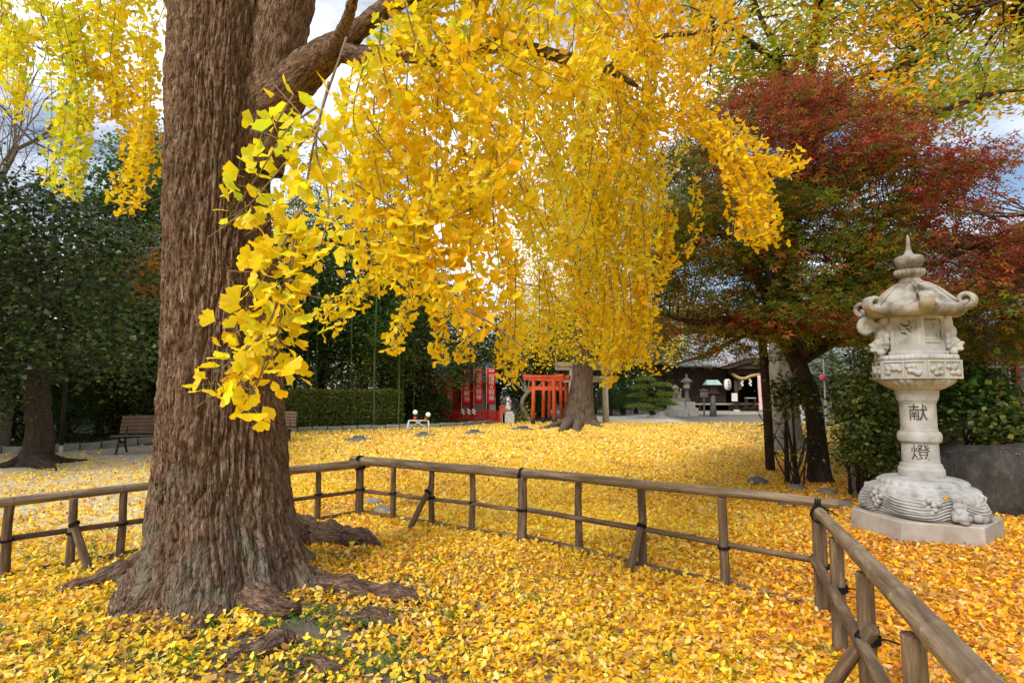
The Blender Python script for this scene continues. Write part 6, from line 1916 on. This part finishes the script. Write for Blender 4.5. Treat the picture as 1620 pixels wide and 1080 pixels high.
V = g + np.array([(-.42, -.4, 1.78), (.42, -.4, 1.78), (.42, .4, 1.78), (-.42, .4, 1.78), (-.34, 0, 2.06), (.34, 0, 2.06)]); mk('roof', V, [(0, 1, 5, 4), (2, 3, 4, 5), (0, 4, 3), (1, 2, 5), (0, 3, 2, 1)], m_cop, WL)

# ---------------------------------------------------------------- shrine hall
dH = 36.0
hx0, hx1 = pxx(1062, dH), pxx(1262, dH)
xm = pxx(1188, dH)
HALL = thing('shrine_hall', 'dark wooden shrine hall with grey tiled roof beyond the open yard', 'shrine', (xm, dH, 0))
mb = MB(); mb.box(((hx0 + hx1) / 2, dH + 3.2, .06), (hx1 - hx0 + 2.2, 8.4, .16)); mb.build('stone_base', m_stone, HALL)
zf = .62
for q in range(int((hx1 - hx0) / .36) + 1):     # wall boards
    x_ = hx0 + .18 + q * .36
    if abs(x_ - xm) < .95: continue
    mb = MB(); mb.box((x_, dH + 1.5 + .006 * (q % 2), (zf + 3.1) / 2), (.352, .08, 3.1 - zf)); mb.build('wall_board', m_wood, HALL)
mb = MB(); mb.box((xm, dH + 4.2, 1.6), (hx1 - hx0, .1, 3.0)); mb.build('back_wall', m_wood, HALL)
mb = MB(); mb.box((hx0, dH + 2.9, 1.6), (.1, 2.7, 3.0)); mb.build('side_wall', m_wood, HALL)
mb = MB(); mb.box((hx1, dH + 2.9, 1.6), (.1, 2.7, 3.0)); mb.build('side_wall', m_wood, HALL)
mb = MB(); mb.box(((hx0 + hx1) / 2, dH + 2.6, zf - .04), (hx1 - hx0 + .6, 3.4, .10)); mb.build('veranda_floor', m_plast, HALL)
for q in range(9):
    x_ = hx0 + .1 + (hx1 - hx0 - .2) * q / 8
    mb = MB(); mb.box((x_, dH + 1.0, .36), (.13, .13, .52)); mb.build('veranda_post', m_wood, HALL)
for x0_, x1_ in ((hx0, xm - 1.4), (xm + 1.4, hx1)):
    for z_ in (zf + .22, zf + .42):
        mb = MB(); mb.box(((x0_ + x1_) / 2, dH + .95, z_), (x1_ - x0_, .05, .05)); mb.build('rail', m_wood, HALL)
    for q in range(5):
        mb = MB(); mb.box((x0_ + (x1_ - x0_) * q / 4, dH + .95, zf + .22), (.07, .07, .46)); mb.build('rail_post', m_wood, HALL)
for k_ in range(3):
    mb = MB(); mb.box((xm, dH + .15 + .3 * k_, .18 + .16 * k_), (2.4, .34, .08)); mb.build('step', m_wood, HALL)
for s_ in (-1, 1):
    mb = MB(); mb.tube(np.array([(xm + s_ * 1.02, dH - .1, .1), (xm + s_ * 1.02, dH - .1, 2.75)]), .13, 12); PLr = mb.build('pillar', m_wood, HALL, True)
    mb = MB(); mb.lathe([(.24, .1), (.22, .22), (.15, .26)], (xm + s_ * 1.02, dH - .1, 0), 12); mb.build('footing', m_stone, PLr, True)
mb = MB(); mb.box((xm, dH - .1, 2.62), (3.0, .2, .34)); mb.build('porch_beam', m_wood, HALL)
# curved gable over the porch
V, F = [], []
nc = 25
for j in range(nc):
    u = -1 + 2 * j / (nc - 1); z_ = 2.95 + .95 * (1 - abs(u) ** 1.6) * .75 + .18 * max(0, abs(u) - .7) / .3 * .6
    for y_, dz in ((dH - .9, 0), (dH + 2.2, 0), (dH + 2.2, -.16), (dH - .9, -.16)): V.append((xm + u * 2.3, y_, z_ + dz))
for j in range(nc - 1):
    for i in range(4): F.append((j * 4 + i, j * 4 + (i + 1) % 4, j * 4 + 4 + (i + 1) % 4, j * 4 + 4 + i))
F += [(3, 2, 1, 0), ((nc - 1) * 4, (nc - 1) * 4 + 1, (nc - 1) * 4 + 2, (nc - 1) * 4 + 3)]
mk('porch_roof', np.array(V), F, m_tile, HALL)
V, F = [], []
for j in range(nc):
    u = -1 + 2 * j / (nc - 1); z_ = 2.95 + .95 * (1 - abs(u) ** 1.6) * .75 + .18 * max(0, abs(u) - .7) / .3 * .6 - .17
    V += [(xm + u * 2.2, dH - .82, z_), (xm + u * 2.2, dH - .82, max(2.80, z_ - .26))]
F = [(2 * j, 2 * j + 1, 2 * j + 3, 2 * j + 2) for j in range(nc - 1)]
gbd = mk('gable_board', np.array(V), F, m_wood, HALL); sm = gbd.modifiers.new('thick', 'SOLIDIFY'); sm.thickness = .06
mb = MB(); mb.box((xm, dH - .6, 3.15), (2.6, .08, .7)); mb.ball((xm - .4, dH - .66, 3.2), .16, 10, 7); mb.ball((xm + .35, dH - .66, 3.2), .18, 10, 7); mb.ball((xm, dH - .66, 3.1), .2, 10, 7); mb.build('gable_carving', m_wood, HALL)
# tiled roof: a curved slope with a roll over every column of tiles
ex0, ex1 = pxx(1030, dH - .5), pxx(1300, dH - .5)


def slope(u, x):
    """u 0 at the eave .. 1 at the ridge"""
    cor = max(0, 1 - (x - ex0) / 2.0) ** 2 * .45 + max(0, 1 - (ex1 - x) / 2.0) ** 2 * .45
    return np.array([x, dH - .4 + u * 4.4, 3.05 + cor * (1 - u) + 2.9 * (.55 * u + .45 * u * u)])


nxs, nus = 24, 10
V = [slope(j / nus, ex0 + (ex1 - ex0) * i / nxs) for j in range(nus + 1) for i in range(nxs + 1)]
F = [(j * (nxs + 1) + i, j * (nxs + 1) + i + 1, (j + 1) * (nxs + 1) + i + 1, (j + 1) * (nxs + 1) + i) for j in range(nus) for i in range(nxs)]
HR = mk('roof', np.array(V), F, m_tile, HALL, True); sm = HR.modifiers.new('thick', 'SOLIDIFY'); sm.thickness = .14; sm.offset = -1
for q in range(44):
    x_ = ex0 + .1 + (ex1 - ex0 - .2) * q / 43
    p_ = np.array([slope(u, x_) + [0, 0, .03] for u in np.linspace(-.005, 1, 30)])
    mb = MB(); mb.tube(p_, .075 * (1 + .10 * (np.arange(30) % 3 == 0)), 7); mb.build('tile_roll', m_tile, HR, True)
    if q % 2 == 0: mb = MB(); mb.tube(np.array([slope(0, x_) + [0, -.05, .02], slope(0, x_) + [0, .05, .03]]), .105, 10); mb.build('eave_disc', m_tile, HR)
mb = MB(); mb.box(((ex0 + ex1) / 2, dH + 4.0, 6.1), (ex1 - ex0 - .6, .5, .5)); mb.build('ridge', m_tile, HALL)
V = np.array([slope(1, ex0), slope(1, ex1), (ex1, dH + 8.4, 3.05), (ex0, dH + 8.4, 3.05), slope(0, ex0), slope(0, ex1)])
mk('rear_roof', V, [(0, 1, 2, 3), (4, 0, 3), (5, 2, 1)], m_tile, HALL)

# things hung and standing at the hall
for px, lab in ((1151, 'white paper lantern with black writing hanging left of the porch pillar'), (1168, 'white paper lantern with black writing hanging in the shade right of the porch pillar')):
    d = dH - .35 if px < 1160 else dH + .9
    c_ = P(px, 608, d); PLN = thing('paper_lantern', lab, 'lantern', (c_[0], c_[1], c_[2]), 'paper lanterns at the shrine hall')
    mb = MB(); mb.lathe([(.08, -.34), (.15, -.31), (.2, -.2), (.215, 0), (.2, .2), (.15, .31), (.08, .34)], c_, 18); LB = mb.build('shade', m_paper, PLN, True)
    for z_ in (-.36, .36): mb = MB(); mb.lathe([(.09, z_ - .03), (.09, z_ + .03)], c_, 12); mb.build('rim', m_ink, PLN)
    mb = MB(); mb.tube(np.array([c_ + [0, 0, .38], c_ + [0, 0, .75]]), .008, 4); mb.build('cord', m_ink, PLN)
    for i, ch in enumerate('御神燈'):
        V, F = text_mesh(ch, .19); W_ = np.column_stack([c_[0] + V[:, 0], c_[1] - np.sqrt(np.maximum(.225 ** 2 - V[:, 0] ** 2, 0)) - .006, c_[2] + .19 - .19 * i + V[:, 1]]); mk('lettering', W_, F, m_ink, LB)
q = spline(np.array([P(1158, 591, dH - .35), P(1168, 597, dH - .4), P(1178, 598.5, dH - .4), P(1190, 594, dH - .4), P(1208, 592, dH - .35)]), 60)
RPE = thing('straw_rope', 'thick twisted straw rope sagging across the shrine porch', 'rope', q[30])
for ph_ in range(3):
    t_, U_, W_ = frames(q); an = np.linspace(0, 40, 60) + ph_ * 2.09
    mb = MB(); mb.tube(q + .05 * (np.cos(an)[:, None] * U_ + np.sin(an)[:, None] * W_), .055, 7); mb.build('strand', m_straw, RPE, True)
for px in (1173, 1186):
    mb = MB(); c_ = P(px, 600, dH - .4)
    for k_, (dx, dz) in enumerate(((0, 0), (.07, -.12), (0, -.24), (.06, -.34))): mb.box(c_ + [dx, .004 * k_, dz], (.11, .004, .14))
    mb.build('paper_streamer', m_paper, RPE)
c_ = P(1203, 620, dH - .45)
BLC = thing('bell_cloth', 'long pale red and white bell cloth hanging beside the shrine entrance', 'cloth', c_)
mb = MB(); q = spline(np.array([P(1201, 594, dH - .45), P(1202, 610, dH - .45), P(1204, 632, dH - .45), P(1205, 650, dH - .45)]), 12); mb.tube(q, np.linspace(.11, .17, 12), 8); mb.build('cloth', m_cream, BLC, True)
c_ = P(1162, 628, dH - .28); mb = MB(); mb.box(c_, (.36, .012, .5)); o = mb.build('notice_sheet', m_paper); props(o, 'white paper notice fixed to the dark porch pillar', 'notice')
c_ = np.array([pxx(1188, dH), dH + .3, 0]); OB = thing('offering_stool', 'low pale topped wooden stand inside the shrine entrance', 'stand', c_ + [0, 0, .2])
mb = MB(); mb.box(c_ + [0, 0, .98], (.6, .4, .06)); mb.build('top', m_plast, OB)
for sx2 in (-.26, .26):
    for sy2 in (-.15, .15): mb = MB(); mb.box(c_ + [sx2, sy2, .66], (.06, .06, .58)); mb.build('leg', m_wood, OB)
g = np.array([pxx(1258, 27), 27, 0]); mb = MB(); mb.box(g + [0, 0, .38], (1.2, .8, .8)); mb.box(g + [.5, -.1, .82], (.5, .5, .1)); props(mb.build('stone_block', m_stone), 'pale stone block seen between the pale trunk and the maple', 'stone block')
g = np.array([pxx(1303, 20), 20, 0]); PK = thing('pink_lantern', 'small pink round lantern on a thin pole right of the maple trunk', 'lantern', g)
mb = MB(); mb.tube(np.array([g, g + [0, 0, 2.6]]), .025, 6); mb.build('pole', m_white, PK)
mb = MB(); c_ = P(1302, 597, 20); mb.ball(c_, .12, 12, 8); mb.build('shade', plain('pink paper', (.70, .12, .32), .7, .2, .2), PK, True)

# ---------------------------------------------------------------- tiled house at the right
dW = 12.6; wx0, wx1 = 10.1, 18.6
HS = thing('house', 'old tiled house with white plaster base and red framed windows at the right edge', 'house', (wx0, dW, 0))
mb = MB(); mb.box(((wx0 + wx1) / 2, dW + .1, .5), (wx1 - wx0, .2, 1.0)); mb.build('plaster_base', m_plast, HS)
mb = MB(); mb.box(((wx0 + wx1) / 2, dW + 1.4, 1.5), (wx1 - wx0 - .1, 2.3, 2.9)); mb.build('wall', m_wood, HS)
wz0, wz1 = .98, 2.62
zs = [(pxx(1566, dW), pxx(1700, dW))]
fx0, fx1 = zs[0]
m_rw = plain('red brown window frame', (.22, .045, .020), .6, .3, .2)
mb = MB(); mb.box(((fx0 + fx1) / 2, dW + .16, (wz0 + wz1) / 2), (fx1 - fx0, .02, wz1 - wz0)); WIN = mb.build('window', m_gls, HS)
for x_ in (fx0, (fx0 + fx1) / 2 - .25, fx1):
    mb = MB(); mb.box((x_, dW + .12, (wz0 + wz1) / 2), (.09, .07, wz1 - wz0 + .1)); mb.build('frame', m_rw, WIN)
for z_ in (wz0, wz1 - .42, wz1):
    mb = MB(); mb.box(((fx0 + fx1) / 2, dW + .125, z_), (fx1 - fx0, .05, .08)); mb.build('frame', m_rw, WIN)
for k_ in range(1, 7):
    if abs(k_ - 3.4) < .5: continue
    mb = MB(); mb.box((fx0 + (fx1 - fx0) * k_ / 7, dW + .14, (wz0 + wz1) / 2), (.022, .03, wz1 - wz0 - .08)); mb.build('muntin', m_white, WIN)
for k_ in range(1, 5):
    mb = MB(); mb.box(((fx0 + fx1) / 2, dW + .142, wz0 + (wz1 - .42 - wz0) * k_ / 4.6), (fx1 - fx0 - .1, .028, .022)); mb.build('muntin', m_white, WIN)
mb = MB(); mb.box(((wx0 + wx1) / 2, dW + .05, 1.0), (wx1 - wx0, .26, .08)); mb.build('sill', m_wood, HS)
rx0, rx1 = wx0 - .5, wx1 + .5


def hs_slope(u, x): return np.array([x, dW - .8 + u * 3.6, 2.95 + 2.5 * (.7 * u + .3 * u * u)])


V = np.array([hs_slope(u, x) for u in np.linspace(0, 1, 7) for x in (rx0, rx1)]); F = [(2 * j, 2 * j + 1, 2 * j + 3, 2 * j + 2) for j in range(6)]
HSR = mk('roof', V, F, m_tile, HS, True); sm = HSR.modifiers.new('thick', 'SOLIDIFY'); sm.thickness = .14; sm.offset = -1
for q in range(36):
    x_ = rx0 + .12 + (rx1 - rx0 - .24) * q / 35; p_ = np.array([hs_slope(u, x_) + [0, 0, .02] for u in np.linspace(0, 1, 22)])
    mb = MB(); mb.tube(p_, .07 * (1 + .1 * (np.arange(22) % 3 == 0)), 6); mb.build('tile_roll', m_tile, HSR, True)
V = np.array([hs_slope(1, rx0), hs_slope(1, rx1), (rx1, dW + 6.4, 2.95), (rx0, dW + 6.4, 2.95), hs_slope(0, rx0), (rx0, dW + 6.4, 2.95)]); mk('rear_roof', V, [(0, 1, 2, 3)], m_tile, HS)
mk('gable_wall', np.array([hs_slope(.1, rx0 + .3), hs_slope(1, rx0 + .3) - [0, 0, .1], (rx0 + .3, dW + 6.0, 3.0)]), [(0, 1, 2)], m_plast, HS)
mb = MB(); mb.tube(np.array([hs_slope(1, rx0) + [0, 0, .12], hs_slope(1, rx1) + [0, 0, .12]]), .18, 10); mb.lathe([(.26, -.05), (.26, .05)], hs_slope(1, rx0) + [0, 0, .2], 14); mb.build('ridge', m_tile, HS)
# far tiled building seen right of the maple trunk
dF = 31.0; g = np.array([pxx(1400, dF), dF, 0])
FB2 = thing('far_house', 'far grey tiled building seen between the maple trunk and the lantern', 'house', g)
mb = MB(); mb.box(g + [0, 1.8, 1.1], (7.6, 3.4, 2.2)); mb.build('wall', m_plast, FB2)
V = g + np.array([(-4.4, -.6, 2.3), (4.4, -.6, 2.3), (4.2, 1.8, 4.2), (-4.2, 1.8, 4.2), (-4.4, 4.2, 2.3), (4.4, 4.2, 2.3)]); FR = mk('roof', V, [(0, 1, 2, 3), (3, 2, 5, 4), (0, 3, 4), (1, 5, 2)], m_tile, FB2)
for q in range(30):
    x_ = -4.3 + 8.6 * q / 29; mb = MB(); mb.tube(g + np.array([(x_, -.62, 2.33), (x_ * .955, 1.8, 4.23)]), .07, 6); mb.build('tile_roll', m_tile, FR)
